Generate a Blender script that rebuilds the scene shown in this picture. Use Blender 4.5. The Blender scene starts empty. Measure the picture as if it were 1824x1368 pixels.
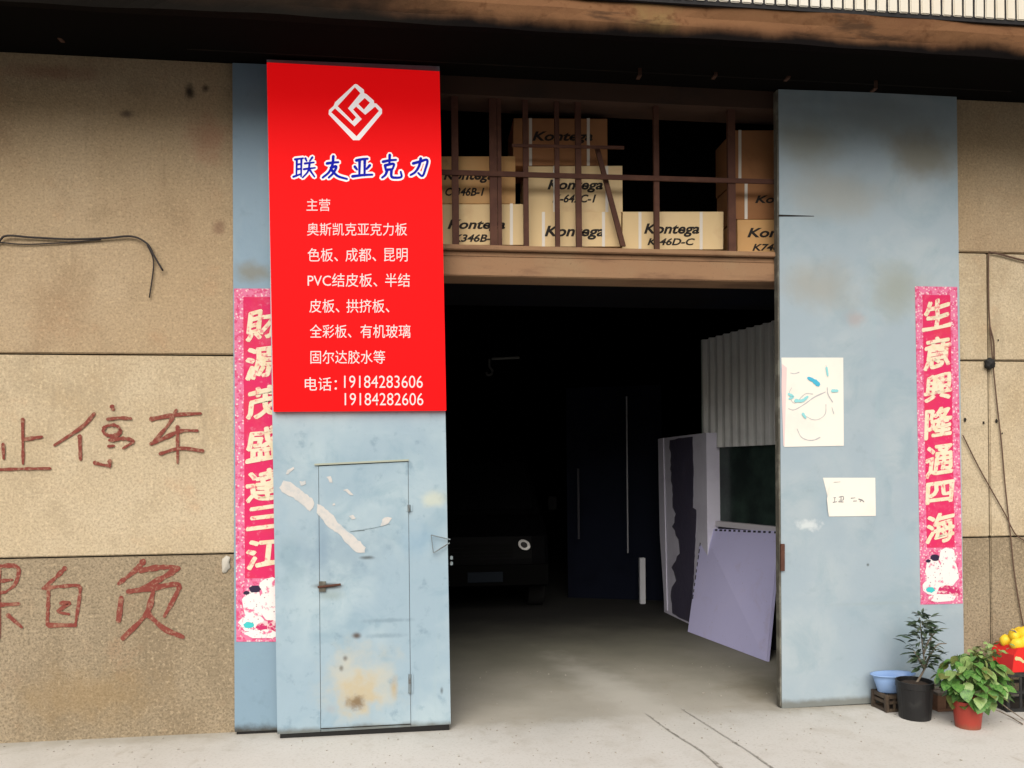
import bpy, bmesh, math, random
from mathutils import Vector, Matrix
from mathutils.geometry import tessellate_polygon
random.seed(7)
scene = bpy.context.scene
COL = scene.collection
R = math.radians

# ------------------------------------------------------------------ camera
F, CAM_H, CAM_D, YAW, ROLL, YH = 1420.0, 1.6, 5.077, .1208, .0099, 835.75
CAM = Vector((0, -CAM_D, CAM_H))
cd = bpy.data.cameras.new('camera'); cam = bpy.data.objects.new('camera', cd); COL.objects.link(cam)
cd.sensor_fit = 'HORIZONTAL'; cd.sensor_width = 36; cd.lens = 36 * F / 1824
cd.shift_y = (YH - 684) / 1824
cd.clip_start = .05; cd.clip_end = 2000
_right = Vector((math.cos(YAW), -math.sin(YAW), 0)); _fwd = Vector((math.sin(YAW), math.cos(YAW), 0)); _up = Vector((0, 0, 1))
_r = _right * math.cos(ROLL) - _up * math.sin(ROLL)
_u = _right * math.sin(ROLL) + _up * math.cos(ROLL)
m = Matrix((_r, _u, -_fwd)).transposed().to_4x4(); m.translation = CAM
cam.matrix_world = m
scene.camera = cam

# ------------------------------------------------------------------ light
SUN_EL, SUN_AZ = R(41), R(14)          # elevation; azimuth to the left of the street-side normal
w = bpy.data.worlds.new('World'); scene.world = w; w.use_nodes = True
nt = w.node_tree; nt.nodes.clear()
sky = nt.nodes.new('ShaderNodeTexSky'); sky.sky_type = 'NISHITA'; sky.sun_disc = False
sky.sun_elevation = SUN_EL; sky.sun_rotation = R(180) + SUN_AZ
sky.air_density = 1.0; sky.dust_density = 6.0; sky.ozone_density = .6
bg = nt.nodes.new('ShaderNodeBackground'); bg.inputs['Strength'].default_value = .03
wo = nt.nodes.new('ShaderNodeOutputWorld')
nt.links.new(sky.outputs[0], bg.inputs[0]); nt.links.new(bg.outputs[0], wo.inputs[0])
sd = bpy.data.lights.new('sun', 'SUN'); sd.energy = 1.5; sd.angle = R(60); sd.color = (1, .955, .88)
so = bpy.data.objects.new('sun', sd); COL.objects.link(so)
sdir = Vector((-math.sin(SUN_AZ) * math.cos(SUN_EL), -math.cos(SUN_AZ) * math.cos(SUN_EL), math.sin(SUN_EL)))
so.rotation_euler = (-sdir).to_track_quat('-Z', 'Y').to_euler(); so.location = (-3, -12, 10)
vs = scene.view_settings
vs.view_transform = 'Standard'; vs.look = 'None'; vs.exposure = 1.3; vs.gamma = 1; vs.use_curve_mapping = False
scene.render.engine = 'CYCLES'
scene.cycles.max_bounces = 6; scene.cycles.use_denoising = True

# ------------------------------------------------------------------ surveying the photograph: a pixel seen on a known plane
def ray(px, py):
    a, b = px - 912, py - YH
    u = math.cos(ROLL) * a - math.sin(ROLL) * b; v = math.sin(ROLL) * a + math.cos(ROLL) * b
    return _right * (u / F) + _fwd - _up * (v / F)
def onY(px, py, y):
    d = ray(px, py); return CAM + d * ((y + CAM_D) / d.y)
def onZ(px, py, z=0.):
    d = ray(px, py); return CAM + d * ((z - CAM_H) / d.z)
def onP(px, py, p0, n):
    d = ray(px, py); return CAM + d * ((p0 - CAM).dot(n) / d.dot(n))
def atZ(px, py, dist):
    return CAM + ray(px, py) * dist

# ------------------------------------------------------------------ materials
def M(name, base, rough=.8, layers=(), bump=None, metal=0., spec=.35, coords='pos', emit=None, trans=0.):
    mt = bpy.data.materials.new(name); mt.use_nodes = True
    t = mt.node_tree; N = t.nodes; L = t.links; p = N['Principled BSDF']
    p.inputs['Roughness'].default_value = rough; p.inputs['Metallic'].default_value = metal
    p.inputs['Specular IOR Level'].default_value = spec
    if coords == 'pos':
        co = N.new('ShaderNodeNewGeometry').outputs['Position']
    else:
        co = N.new('ShaderNodeTexCoord').outputs['Object']
        oi = N.new('ShaderNodeObjectInfo'); ad = N.new('ShaderNodeVectorMath'); ad.operation = 'ADD'
        mu = N.new('ShaderNodeMath'); mu.operation = 'MULTIPLY'; mu.inputs[1].default_value = 37.
        L.new(oi.outputs['Random'], mu.inputs[0]); L.new(co, ad.inputs[0]); L.new(mu.outputs[0], ad.inputs[1]); co = ad.outputs[0]
    cur = None
    def noise(scale, det=4., stretch=None, rough_=.55, dist=0.):
        n = N.new('ShaderNodeTexNoise'); n.inputs['Scale'].default_value = scale; n.inputs['Detail'].default_value = det
        n.inputs['Roughness'].default_value = rough_; n.inputs['Distortion'].default_value = dist
        src = co
        if stretch:
            mp = N.new('ShaderNodeMapping'); mp.inputs['Scale'].default_value = stretch; L.new(co, mp.inputs[0]); src = mp.outputs[0]
        L.new(src, n.inputs['Vector']); return n.outputs['Fac']
    def rng(val, lo, hi, a=0., b=1.):
        r = N.new('ShaderNodeMapRange'); r.interpolation_type = 'SMOOTHSTEP'
        for i, x in enumerate((lo, hi, a, b)): r.inputs[i + 1].default_value = x
        L.new(val, r.inputs[0]); return r.outputs[0]
    def math2(op, a, b):
        k = N.new('ShaderNodeMath'); k.operation = op
        for i, x in enumerate((a, b)):
            if isinstance(x, (int, float)): k.inputs[i].default_value = x
            else: L.new(x, k.inputs[i])
        return k.outputs[0]
    col = N.new('ShaderNodeRGB'); col.outputs[0].default_value = (*base, 1); cur = col.outputs[0]
    for ly in layers:
        if 'spot' in ly:
            c, rx, rz = ly['spot']
            mp = N.new('ShaderNodeVectorMath'); mp.operation = 'SUBTRACT'; mp.inputs[1].default_value = c; L.new(co, mp.inputs[0])
            if 'rot' in ly:
                vr_ = N.new('ShaderNodeVectorRotate'); vr_.rotation_type = 'Z_AXIS'; vr_.inputs['Angle'].default_value = ly['rot']; L.new(mp.outputs[0], vr_.inputs['Vector']); mp = vr_
            sc = N.new('ShaderNodeVectorMath'); sc.operation = 'MULTIPLY'; sc.inputs[1].default_value = (1 / rx, ly.get('ky', 0.), 1 / rz); L.new(mp.outputs[0], sc.inputs[0])
            ln = N.new('ShaderNodeVectorMath'); ln.operation = 'LENGTH'; L.new(sc.outputs[0], ln.inputs[0])
            nz = noise(ly.get('ns', 9.), 5.)
            v = math2('ADD', ln.outputs['Value'], math2('MULTIPLY', math2('SUBTRACT', nz, .5), ly.get('na', 1.4)))
            f = rng(v, ly.get('lo', .1), ly.get('hi', 1.15), 1., 0.)
        elif 'axis' in ly:                      # a patch with a ragged border across one world axis
            sp = N.new('ShaderNodeSeparateXYZ'); L.new(co, sp.inputs[0])
            nz = noise(ly.get('ns', 3.), 6., ly.get('stretch'))
            v = math2('ADD', sp.outputs['XYZ'.index(ly['axis'])], math2('MULTIPLY', math2('SUBTRACT', nz, .5), ly.get('na', 1.)))
            f = rng(v, ly['lo'], ly['hi'])
        elif 'voronoi' in ly:
            vo = N.new('ShaderNodeTexVoronoi'); vo.inputs['Scale'].default_value = ly['voronoi']; L.new(co, vo.inputs['Vector'])
            f = rng(vo.outputs['Distance'], ly['lo'], ly['hi'], 1., 0.)
        else:
            f = rng(noise(ly['s'], ly.get('d', 5.), ly.get('stretch'), ly.get('r', .6), ly.get('dist', 0.)), ly['lo'], ly['hi'])
        f = math2('MULTIPLY', f, ly.get('f', 1.))
        mx = N.new('ShaderNodeMix'); mx.data_type = 'RGBA'
        L.new(f, mx.inputs[0]); L.new(cur, mx.inputs[6]); mx.inputs[7].default_value = (*ly['c'], 1); cur = mx.outputs[2]
    L.new(cur, p.inputs['Base Color'])
    if emit:
        p.inputs['Emission Strength'].default_value = emit; L.new(cur, p.inputs['Emission Color'])
    if trans:
        p.inputs['Transmission Weight'].default_value = trans
    if bump:
        prev = None
        for (s, st, *rest) in (bump if isinstance(bump, list) else [bump]):
            b = N.new('ShaderNodeBump'); b.inputs['Strength'].default_value = st; b.inputs['Distance'].default_value = rest[0] if rest else .01
            L.new(noise(s, 6.), b.inputs['Height'])
            if prev: L.new(prev, b.inputs['Normal'])
            prev = b.outputs[0]
        L.new(prev, p.inputs['Normal'])
    return mt

def spot(px, py, y, rxp, ryp, c, f=1., **k):
    q = onY(px, py, y); s = 285.
    return dict(spot=((q.x, 0, q.z), rxp / s, ryp / s), c=c, f=f, **k)

# ------------------------------------------------------------------ builders
ORG = {}
def empty(name, loc, label, cat, group=None):
    o = bpy.data.objects.new(name, None); COL.objects.link(o); o.location = loc; o.empty_display_size = .1
    ORG[o.name] = Vector(loc); o['label'] = label; o['category'] = cat
    if group: o['group'] = group
    return o
def tag(o, label, cat, group=None):
    o['label'] = label; o['category'] = cat
    if group: o['group'] = group
    return o
def obj(name, bm, mat, parent=None, kind=None, smooth=False, label=None):
    me = bpy.data.meshes.new(name)
    if not isinstance(bm, bmesh.types.BMesh): raise TypeError
    if parent is None:
        vs_ = [v.co for v in bm.verts]
        lo = Vector((min(v.x for v in vs_), min(v.y for v in vs_), min(v.z for v in vs_))); hi = Vector((max(v.x for v in vs_), max(v.y for v in vs_), max(v.z for v in vs_)))
        org = Vector(((lo.x + hi.x) / 2, (lo.y + hi.y) / 2, lo.z))
        if kind == 'structure': org = Vector((0, 0, 0))
    else: org = ORG[parent.name]
    for v in bm.verts: v.co -= org
    bmesh.ops.recalc_face_normals(bm, faces=bm.faces[:]) if len(bm.faces) < 4000 else None
    bm.to_mesh(me); bm.free()
    if smooth:
        for f in me.polygons: f.use_smooth = True
    me.materials.append(mat)
    o = bpy.data.objects.new(name, me); COL.objects.link(o)
    if parent is None: o.location = org
    else: o.parent = parent
    ORG[o.name] = org
    if kind: o['kind'] = kind
    if label: o['label'] = label
    return o
def NB(): return bmesh.new()
def box(bm, x0, x1, y0, y1, z0, z1, bev=0., mat=None):
    vs_ = [bm.verts.new(v) for v in ((x0, y0, z0), (x1, y0, z0), (x1, y1, z0), (x0, y1, z0), (x0, y0, z1), (x1, y0, z1), (x1, y1, z1), (x0, y1, z1))]
    fs = [bm.faces.new([vs_[i] for i in f]) for f in ((3, 2, 1, 0), (4, 5, 6, 7), (0, 1, 5, 4), (1, 2, 6, 5), (2, 3, 7, 6), (3, 0, 4, 7))]
    if bev:
        bmesh.ops.bevel(bm, geom=list({e for f in fs for e in f.edges}), offset=bev, segments=2, affect='EDGES')
    if mat is not None: bmesh.ops.transform(bm, matrix=mat, verts=[v for v in vs_ if v.is_valid])
    return bm
def prism(bm, pts, off, bev=0.):
    """pts: loop of 3D points; off: vector to the back face (concave loops allowed)"""
    off = Vector(off); n = len(pts)
    a = [bm.verts.new(p) for p in pts]; b = [bm.verts.new(Vector(p) + off) for p in pts]
    fs = []
    if n == 4:
        fs.append(bm.faces.new(a)); fs.append(bm.faces.new(b[::-1]))
    else:
        for t in tessellate_polygon([[Vector(p) for p in pts]]):
            for L_ in (a, b):
                try: fs.append(bm.faces.new([L_[i] for i in t]))
                except ValueError: pass
    for i in range(n):
        j = (i + 1) % n; fs.append(bm.faces.new((a[i], a[j], b[j], b[i])))
    if bev:
        es = list({e for f in fs for e in f.edges if e.calc_face_angle(0) > .5})
        bmesh.ops.bevel(bm, geom=es, offset=bev, segments=2, affect='EDGES')
    return bm
def pxquad(pts, y): return [onY(a, b, y) for a, b in pts]
def sheet(bm, pts):
    v = [bm.verts.new(p) for p in pts]
    if len(v) <= 4: bm.faces.new(v)
    else:
        for t in tessellate_polygon([[Vector(p) for p in pts]]):
            try: bm.faces.new([v[i] for i in t])
            except ValueError: pass
    return bm
def tube(bm, pts, r, seg=8, caps=True, taper=None):
    pts = [Vector(p) for p in pts]; rings = []
    up = Vector((0, 0, 1))
    for i, p in enumerate(pts):
        d = (pts[min(i + 1, len(pts) - 1)] - pts[max(i - 1, 0)]).normalized()
        a = d.cross(up if abs(d.z) < .95 else Vector((1, 0, 0))).normalized(); b = d.cross(a)
        rr = r * (1 + (taper - 1) * i / (len(pts) - 1)) if taper else r
        rings.append([bm.verts.new(p + a * rr * math.cos(k * 2 * math.pi / seg) + b * rr * math.sin(k * 2 * math.pi / seg)) for k in range(seg)])
    for q in range(len(rings) - 1):
        for k in range(seg): bm.faces.new((rings[q][k], rings[q][(k + 1) % seg], rings[q + 1][(k + 1) % seg], rings[q + 1][k]))
    if caps: bm.faces.new(rings[0][::-1]); bm.faces.new(rings[-1])
    return bm
def lathe(bm, c, prof, seg=28, sx=1., sy=1.):
    c = Vector(c); rings = []
    for r_, z in prof:
        rings.append([bm.verts.new(c + Vector((r_ * sx * math.cos(k * 2 * math.pi / seg), r_ * sy * math.sin(k * 2 * math.pi / seg), z))) for k in range(seg)])
    for q in range(len(rings) - 1):
        for k in range(seg): bm.faces.new((rings[q][k], rings[q][(k + 1) % seg], rings[q + 1][(k + 1) % seg], rings[q + 1][k]))
    if prof[0][0] > 1e-4: bm.faces.new(rings[0][::-1])
    return bm
def smoothline(pts, n=5):
    if len(pts) < 3: n = max(n, 5)
    P = [Vector(p) for p in pts]; P = [P[0] * 2 - P[1]] + P + [P[-1] * 2 - P[-2]]
    out = []
    for i in range(1, len(P) - 2):
        for k in range(n):
            t = k / n; a, b, c, d = P[i - 1], P[i], P[i + 1], P[i + 2]
            out.append(.5 * ((2 * b) + (c - a) * t + (2 * a - 5 * b + 4 * c - d) * t * t + (3 * b - a - 3 * c + d) * t ** 3))
    out.append(P[-2]); return out
def ribbon(bm, pts2, wid, conv, taper=(1., 1.), jit=.0, n=5, round_=True):
    """a brush stroke: centre line in picture units, conv maps it onto its wall"""
    L_ = smoothline([Vector((a, b)) for a, b in pts2], n); m_ = len(L_)
    le, ri = [], []
    for i, p in enumerate(L_):
        d = (L_[min(i + 1, m_ - 1)] - L_[max(i - 1, 0)]); d = d.normalized() if d.length > 1e-6 else Vector((1, 0))
        nrm = Vector((-d.y, d.x)); t = i / (m_ - 1)
        hw = wid / 2 * (taper[0] + (taper[1] - taper[0]) * t) * (1 + random.uniform(-jit, jit))
        le.append(p + nrm * hw); ri.append(p - nrm * hw)
    if round_:
        d0 = (L_[0] - L_[1]).normalized() * wid * .4 * taper[0]; d1 = (L_[-1] - L_[-2]).normalized() * wid * .4 * taper[1]
        le = [L_[0] + d0 + (le[0] - L_[0]) * .45] + le + [L_[-1] + d1 + (le[-1] - L_[-1]) * .45]
        ri = [L_[0] + d0 + (ri[0] - L_[0]) * .45] + ri + [L_[-1] + d1 + (ri[-1] - L_[-1]) * .45]
    A = [bm.verts.new(conv(*p)) for p in le]; B_ = [bm.verts.new(conv(*p)) for p in ri]
    for i in range(len(A) - 1): bm.faces.new((A[i], A[i + 1], B_[i + 1], B_[i]))
    return bm
def cuboid_px(bm, x0, y0, x1, y1, yf, depth, bev=0.):
    return prism(bm, pxquad(((x0, y0), (x1, y0), (x1, y1), (x0, y1)), yf), (0, depth, 0), bev)
def text_bm(s, bold=0., shear=0.):
    cu = bpy.data.curves.new('lettering', 'FONT'); cu.body = s; cu.size = 1; cu.offset = bold; cu.shear = shear; cu.resolution_u = 3
    o = bpy.data.objects.new('lettering', cu); COL.objects.link(o)
    dg = bpy.context.evaluated_depsgraph_get(); me = bpy.data.meshes.new_from_object(o.evaluated_get(dg))
    bpy.data.objects.remove(o); bpy.data.curves.remove(cu)
    bm = bmesh.new(); bm.from_mesh(me); bpy.data.meshes.remove(me); return bm
def put_text(s, x0, y0, x1, y1, plane, bold=0., shear=0., wob=0., fat=0., rise=0.):
    """letters filling the rectangle x0..x1, y0..y1 seen on the plane (y = const)"""
    bm = text_bm(s, bold, shear)
    xs = [v.co.x for v in bm.verts]; ys = [v.co.y for v in bm.verts]
    a, b, c, d = min(xs), max(xs), min(ys), max(ys)
    ph = random.random() * 9
    for v in bm.verts:
        u, t = (v.co.x - a) / (b - a), (v.co.y - c) / (d - c)
        if wob:
            u += wob * math.sin(7 * t + ph + 3 * u); t += wob * math.sin(6 * u + 2 * ph + 2 * t) + wob * 1.5 * (u - .5)
        v.co = onY(x0 + (x1 - x0) * u, y1 + (y0 - y1) * (t + rise * (u - .5)), plane)
    if fat:
        g0 = bm.verts[:] + bm.edges[:] + bm.faces[:]
        for k in range(6):
            r_ = bmesh.ops.duplicate(bm, geom=g0); a_ = k * math.pi / 3
            bmesh.ops.translate(bm, verts=[v for v in r_['geom'] if isinstance(v, bmesh.types.BMVert)], vec=(fat * math.cos(a_) * 1.2, -.00007 * (k + 1), fat * math.sin(a_)))
    return bm

# ================================================================== MATERIALS
def wallmat(name, base, dark, light, extra=(), gr_=.55):
    return M(name, base, .92, [
        dict(s=.9, lo=.4, hi=.65, c=light, f=.6, d=3), dict(s=1.7, lo=.46, hi=.72, c=dark, f=.75, d=7, stretch=(1, 1, .7)),
        dict(s=4.5, lo=.5, hi=.7, c=tuple(x * .74 for x in base), f=.5, d=9), dict(s=3.1, lo=.56, hi=.74, c=(base[0] * 1.02, base[1] * .86, base[2] * .8), f=.6, d=6),
        dict(s=75, lo=.42, hi=.68, c=tuple(x * .52 for x in base), f=gr_, d=8), dict(s=48, lo=.5, hi=.72, c=tuple(min(1, x * 1.45) for x in base), f=gr_, d=8),
        dict(s=6, lo=.57, hi=.72, c=tuple(x * .62 for x in base), f=.4, d=8, stretch=(1.6, 1, .3))] + list(extra),
        bump=[(85, .6, .005), (24, .3, .006), (4, .3, .015)])
WALL_A = wallmat('render_upper', (.385, .29, .18), (.285, .195, .115), (.43, .34, .23), [spot(338, 165, 0, 11, 17, (.03, .022, .016), .95, na=1., ns=16.), spot(366, 157, 0, 9, 9, (.05, .035, .025), .9, na=1., ns=16.), spot(226, 203, 0, 14, 9, (.10, .07, .05), .8, na=1.2, ns=16.), spot(370, 245, 0, 45, 50, (.32, .16, .10), .55), spot(90, 130, 0, 90, 18, (.24, .12, .075), .6), spot(390, 405, 0, 14, 16, (.17, .09, .06), .6)])
WALL_B = wallmat('render_middle', (.455, .372, .25), (.37, .28, .17), (.53, .455, .335))
WALL_C = wallmat('render_lower', (.28, .225, .15), (.21, .16, .10), (.33, .27, .19), [spot(160, 1240, 0, 150, 60, (.24, .16, .07), .45)], .85)
JOINT = M('joint_dark', (.05, .04, .03), .95)
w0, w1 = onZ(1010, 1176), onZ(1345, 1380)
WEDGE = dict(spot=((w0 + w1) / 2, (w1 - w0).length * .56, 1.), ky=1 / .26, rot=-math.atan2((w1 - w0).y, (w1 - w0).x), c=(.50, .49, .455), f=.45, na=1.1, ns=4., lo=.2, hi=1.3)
GROUND = M('yard_concrete', (.55, .54, .515), .9, [
    dict(s=.8, lo=.4, hi=.7, c=(.60, .595, .575), f=.7), dict(s=2.2, lo=.5, hi=.72, c=(.44, .415, .37), f=.6, d=8), dict(s=9, lo=.55, hi=.75, c=(.40, .38, .34), f=.45, d=9, dist=.4), dict(axis='Y', lo=-.22, hi=.02, na=.3, ns=7., c=(.30, .27, .21), f=.55),
    dict(s=60, lo=.5, hi=.7, c=(.38, .36, .32), f=.45, d=6), dict(s=7, lo=.6, hi=.75, c=(.36, .32, .26), f=.45, d=8, stretch=(1, .35, 1)),
    dict(spot=((4.1, -.55, 0), .42, 1), ky=4., c=(.20, .15, .09), f=.75, na=1.2, ns=6.),
    dict(spot=((2.62, .35, 0), .5, 1), ky=1.6, c=(.16, .135, .085), f=.75, na=1.2, ns=5.),
    dict(axis='Y', lo=-1.0, hi=2.0, na=1.6, ns=1.6, c=(.13, .13, .10), f=.92), dict(axis='Y', lo=1.2, hi=3.6, na=1., ns=2., c=(.012, .012, .012), f=.97), WEDGE],  # floor painted darker with depth, standing in for indoor light fall-off
    bump=[(45, .25, .004), (4, .15, .01)])
CRACK = M('joint_grime', (.20, .185, .16), .95, [dict(s=22, lo=.38, hi=.56, c=(.47, .455, .42), f=.95)])
SOFFIT_SHADE = M('shade_black_soffit', (.006, .0055, .005), .95, [dict(s=4, lo=.62, hi=.8, c=(.014, .011, .008), f=.7)], spec=0)  # near-black base paints in the deep shadow under the canopy
FASCIA = M('stained_shaded_fascia', (.17, .088, .045), .95, [
    dict(s=2.2, lo=.42, hi=.7, c=(.13, .062, .034), f=.8, stretch=(.5, 1, 2)), dict(s=3.1, lo=.55, hi=.75, c=(.20, .14, .06), f=.6),
    dict(s=4, lo=.54, hi=.66, c=(.05, .03, .02), f=.8, stretch=(.45, 1, 2.2), d=8), dict(s=13, lo=.55, hi=.7, c=(.09, .04, .02), f=.6, d=6),
    dict(axis='Z', lo=4.085, hi=3.995, na=.14, ns=2.6, stretch=(1, 1, .3), c=(.007, .006, .006)), dict(axis='X', lo=.55, hi=-.6, na=1.6, ns=2., c=(.009, .008, .007), f=.95)], bump=[(30, .4, .006), (6, .5, .02)], spec=0)  # brown stains, plus shade painted black along the lower edge and left end
TILE = M('white_tile', (.66, .64, .57), .35, [dict(s=1.2, lo=.4, hi=.65, c=(.68, .60, .46), f=.6), dict(s=40, lo=.6, hi=.75, c=(.45, .40, .32), f=.4)])
GROUT = M('black_grout', (.012, .012, .014), .8)
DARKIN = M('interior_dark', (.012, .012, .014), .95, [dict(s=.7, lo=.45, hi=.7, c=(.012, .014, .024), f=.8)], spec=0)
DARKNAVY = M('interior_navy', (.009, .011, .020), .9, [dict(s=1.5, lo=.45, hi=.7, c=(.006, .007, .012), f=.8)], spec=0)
LINTEL = M('lintel_paint', (.28, .165, .092), .88, [dict(s=2.3, lo=.45, hi=.7, c=(.29, .20, .115), f=.7), dict(s=6, lo=.5, hi=.7, c=(.15, .08, .048), f=.7, stretch=(.3, 1, 1.5)), dict(s=50, lo=.58, hi=.7, c=(.13, .08, .05), f=.4)], bump=(14, .3, .008))
BAR = M('rusty_bar', (.075, .03, .02), .8, [dict(s=9, lo=.45, hi=.65, c=(.11, .048, .03), f=.7)], bump=(60, .3, .002))
STEELDK = M('track_steel', (.010, .009, .008), .8, [dict(s=8, lo=.55, hi=.7, c=(.02, .014, .01), f=.6)], spec=.03)
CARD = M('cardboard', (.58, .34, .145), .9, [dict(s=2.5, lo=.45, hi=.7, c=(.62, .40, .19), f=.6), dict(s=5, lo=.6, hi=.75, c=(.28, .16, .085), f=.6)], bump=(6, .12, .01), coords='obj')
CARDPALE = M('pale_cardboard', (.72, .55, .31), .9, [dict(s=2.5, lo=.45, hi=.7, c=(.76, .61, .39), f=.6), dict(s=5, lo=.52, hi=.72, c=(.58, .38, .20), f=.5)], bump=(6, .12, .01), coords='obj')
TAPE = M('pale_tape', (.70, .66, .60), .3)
CARDSHADE = M('shaded_cardboard', (.36, .17, .075), .9, [dict(s=2.5, lo=.45, hi=.7, c=(.30, .14, .06), f=.7), dict(s=6, lo=.55, hi=.75, c=(.22, .10, .05), f=.6, d=7)], bump=(6, .25, .012), coords='obj')  # darker copy of the cardboard, canopy shade painted into the upper boxes
INK = M('box_ink', (.02, .016, .014), .8)

# ================================================================== SETTING: ground
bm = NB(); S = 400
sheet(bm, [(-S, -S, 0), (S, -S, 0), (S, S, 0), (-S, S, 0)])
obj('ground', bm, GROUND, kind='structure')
bm = NB(); box(bm, -S, S, -90, -2.9, -.5, .004); obj('added_road', bm, M('added_road_asphalt', (.055, .054, .052), .9, [dict(s=3, lo=.45, hi=.7, c=(.075, .072, .068), f=.7), dict(s=120, lo=.55, hi=.7, c=(.12, .115, .11), f=.5)], bump=(90, .4, .004)), kind='structure')  # unseen dark asphalt, added to cut light bouncing up from the ground
gl = lambda a, b: onZ(a, b, .0075)
bm = NB()
ribbon(bm, [(1150, 1270), (1200, 1306), (1248, 1336), (1300, 1380)], 3.6, gl, (.3, 1.1), .4)
ribbon(bm, [(1215, 1262), (1300, 1316), (1345, 1345), (1400, 1385)], 2.8, gl, (.3, 1.), .4)
obj('pavement_joint', bm, CRACK, kind='structure')

# ================================================================== BUILDING
ZS, ZF = 4.12, 3.985                                  # underside of the canopy
ZT = 4.169                                 # lower edge of the tile course
YF = -.80                                  # canopy front
bld = empty('warehouse_building', (1.3, 0, 0), 'beige warehouse wall around the dark doorway, with red painted characters and tiled canopy', 'building')
bm = NB()
box(bm, -6, .02, .03, .26, 0, ZS)
box(bm, 2.62, 9, .03, .26, 0, ZS)
obj('wall_core', bm, JOINT, bld)
ZA, ZB, ZC = 2.318, 1.097, onY(1735, 450, 0).z
XJ = onY(1760, 560, 0).x
G = .005
def panel(x0, x1, z0, z1, mt):
    b = NB(); box(b, x0 + G, x1 - G, random.uniform(-.003, .003), .06, z0 + (G if z0 > .05 else -.02), z1 - G, .006)
    o = obj('wall_panel', b, mt, bld); return o
XL = onY(415, 700, 0).x + .05
for x0, x1 in ((-6, -3.05), (-3.05, XL)):
    panel(x0, x1, 0, ZB, WALL_C); panel(x0, x1, ZB, ZA, WALL_B); panel(x0, x1, ZA, ZS + .01, WALL_A)
panel(2.66, XJ, 0, ZB, WALL_C); panel(2.66, XJ, ZB, ZA, WALL_B); panel(2.66, XJ, ZA, ZC, WALL_B); panel(2.66, 9, ZC, ZS + .01, WALL_A)
panel(XJ, 9, 0, ZB, WALL_C); panel(XJ, 9, ZB, ZA, WALL_B); panel(XJ, 9, ZA, ZC, WALL_B)
# canopy with its tile course
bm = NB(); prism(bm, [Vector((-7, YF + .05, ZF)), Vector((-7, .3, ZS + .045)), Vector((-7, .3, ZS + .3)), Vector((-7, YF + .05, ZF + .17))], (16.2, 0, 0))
can = obj('canopy', bm, SOFFIT_SHADE, bld)
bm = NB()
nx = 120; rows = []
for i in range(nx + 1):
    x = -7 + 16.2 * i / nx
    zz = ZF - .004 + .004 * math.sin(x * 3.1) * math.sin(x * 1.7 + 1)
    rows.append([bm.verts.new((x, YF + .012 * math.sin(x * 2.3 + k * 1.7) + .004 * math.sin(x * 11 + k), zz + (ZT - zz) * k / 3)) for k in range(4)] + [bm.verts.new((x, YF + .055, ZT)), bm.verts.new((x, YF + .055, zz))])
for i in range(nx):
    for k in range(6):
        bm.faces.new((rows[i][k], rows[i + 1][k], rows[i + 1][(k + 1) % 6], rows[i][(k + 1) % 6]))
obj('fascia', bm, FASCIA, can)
bm = NB(); box(bm, -7, 9.2, YF - .012, .3, ZT, ZT + .9)
obj('grout_bed', bm, GROUT, can)
tile0 = None; pitch = .067
for row in range(2):
    for k in range(66):
        x = .9 + k * pitch; z = ZT + .021 + row * .144
        if row and k > 50: continue
        if tile0 is None:
            b = NB(); box(b, 0, .0538, 0, .014, 0, .127, .005)
            me = bpy.data.meshes.new('tile'); b.to_mesh(me); b.free(); me.materials.append(TILE); tile0 = me
        if row and x < 2.2: continue
        o = bpy.data.objects.new('tile', tile0); COL.objects.link(o); o.parent = can
        o.location = Vector((x, YF - .0225 + random.uniform(-.0015, .0015), z)) - ORG[can.name]; o.rotation_euler.y = random.uniform(-.012, .012)
BRK = M('bracket_rust', (.06, .028, .018), .8)
# sliding track hung under the canopy
bm = NB()
box(bm, -1.3, 3.95, -.235, -.222, 4.072, 4.095)
trk = obj('door_track', bm, STEELDK, bld)
for px, py in ((105, 58), (590, 78), (1140, 126), (1275, 126), (1405, 130), (1560, 150)):
    q = onY(px, py, -.3); b = NB(); box(b, q.x - .011, q.x + .011, -.305, -.295, q.z - .03, 4.068, .002); box(b, q.x - .011, q.x + .011, -.295, -.25, q.z - .03, q.z - .02)
    obj('bracket', b, BRK, trk)
# opening: head beam, lintel, loft floor, reveals
bm = NB(); box(bm, .02, 2.62, .02, .26, 4.0, ZS)
obj('head_beam', bm, M('head_beam', (.055, .03, .02), .9, [dict(s=4, lo=.5, hi=.7, c=(.03, .022, .018), f=.8, stretch=(.5, 1, 1))], bump=(12, .4, .01)), bld)
zl0, zl1 = 2.835, 3.03
bm = NB(); box(bm, -.02, 2.66, .0, .22, zl0, zl0 + .125, .006)
lin = obj('lintel', bm, LINTEL, bld)
bm = NB(); box(bm, -.02, 2.66, .012, .2, zl0 + .127, zl1 - .034, .004); obj('board', bm, LINTEL, lin)
bm = NB(); box(bm, -.02, 2.66, -.02, .2, zl1 - .032, zl1, .004); obj('ledge', bm, LINTEL, lin)
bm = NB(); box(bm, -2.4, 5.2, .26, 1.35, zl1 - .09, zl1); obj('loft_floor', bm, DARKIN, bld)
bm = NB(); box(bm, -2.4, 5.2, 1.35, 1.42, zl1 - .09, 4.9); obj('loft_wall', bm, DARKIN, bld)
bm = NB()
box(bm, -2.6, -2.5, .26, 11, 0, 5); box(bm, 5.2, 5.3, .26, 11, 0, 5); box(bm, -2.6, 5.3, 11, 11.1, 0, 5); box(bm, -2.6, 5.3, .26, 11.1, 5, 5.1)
box(bm, -7, -2.6, .26, .4, 0, 5); box(bm, 5.3, 9.2, .26, .4, 0, 5); box(bm, -7, 9.2, .3, .45, 4.9, 5.4)
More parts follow.
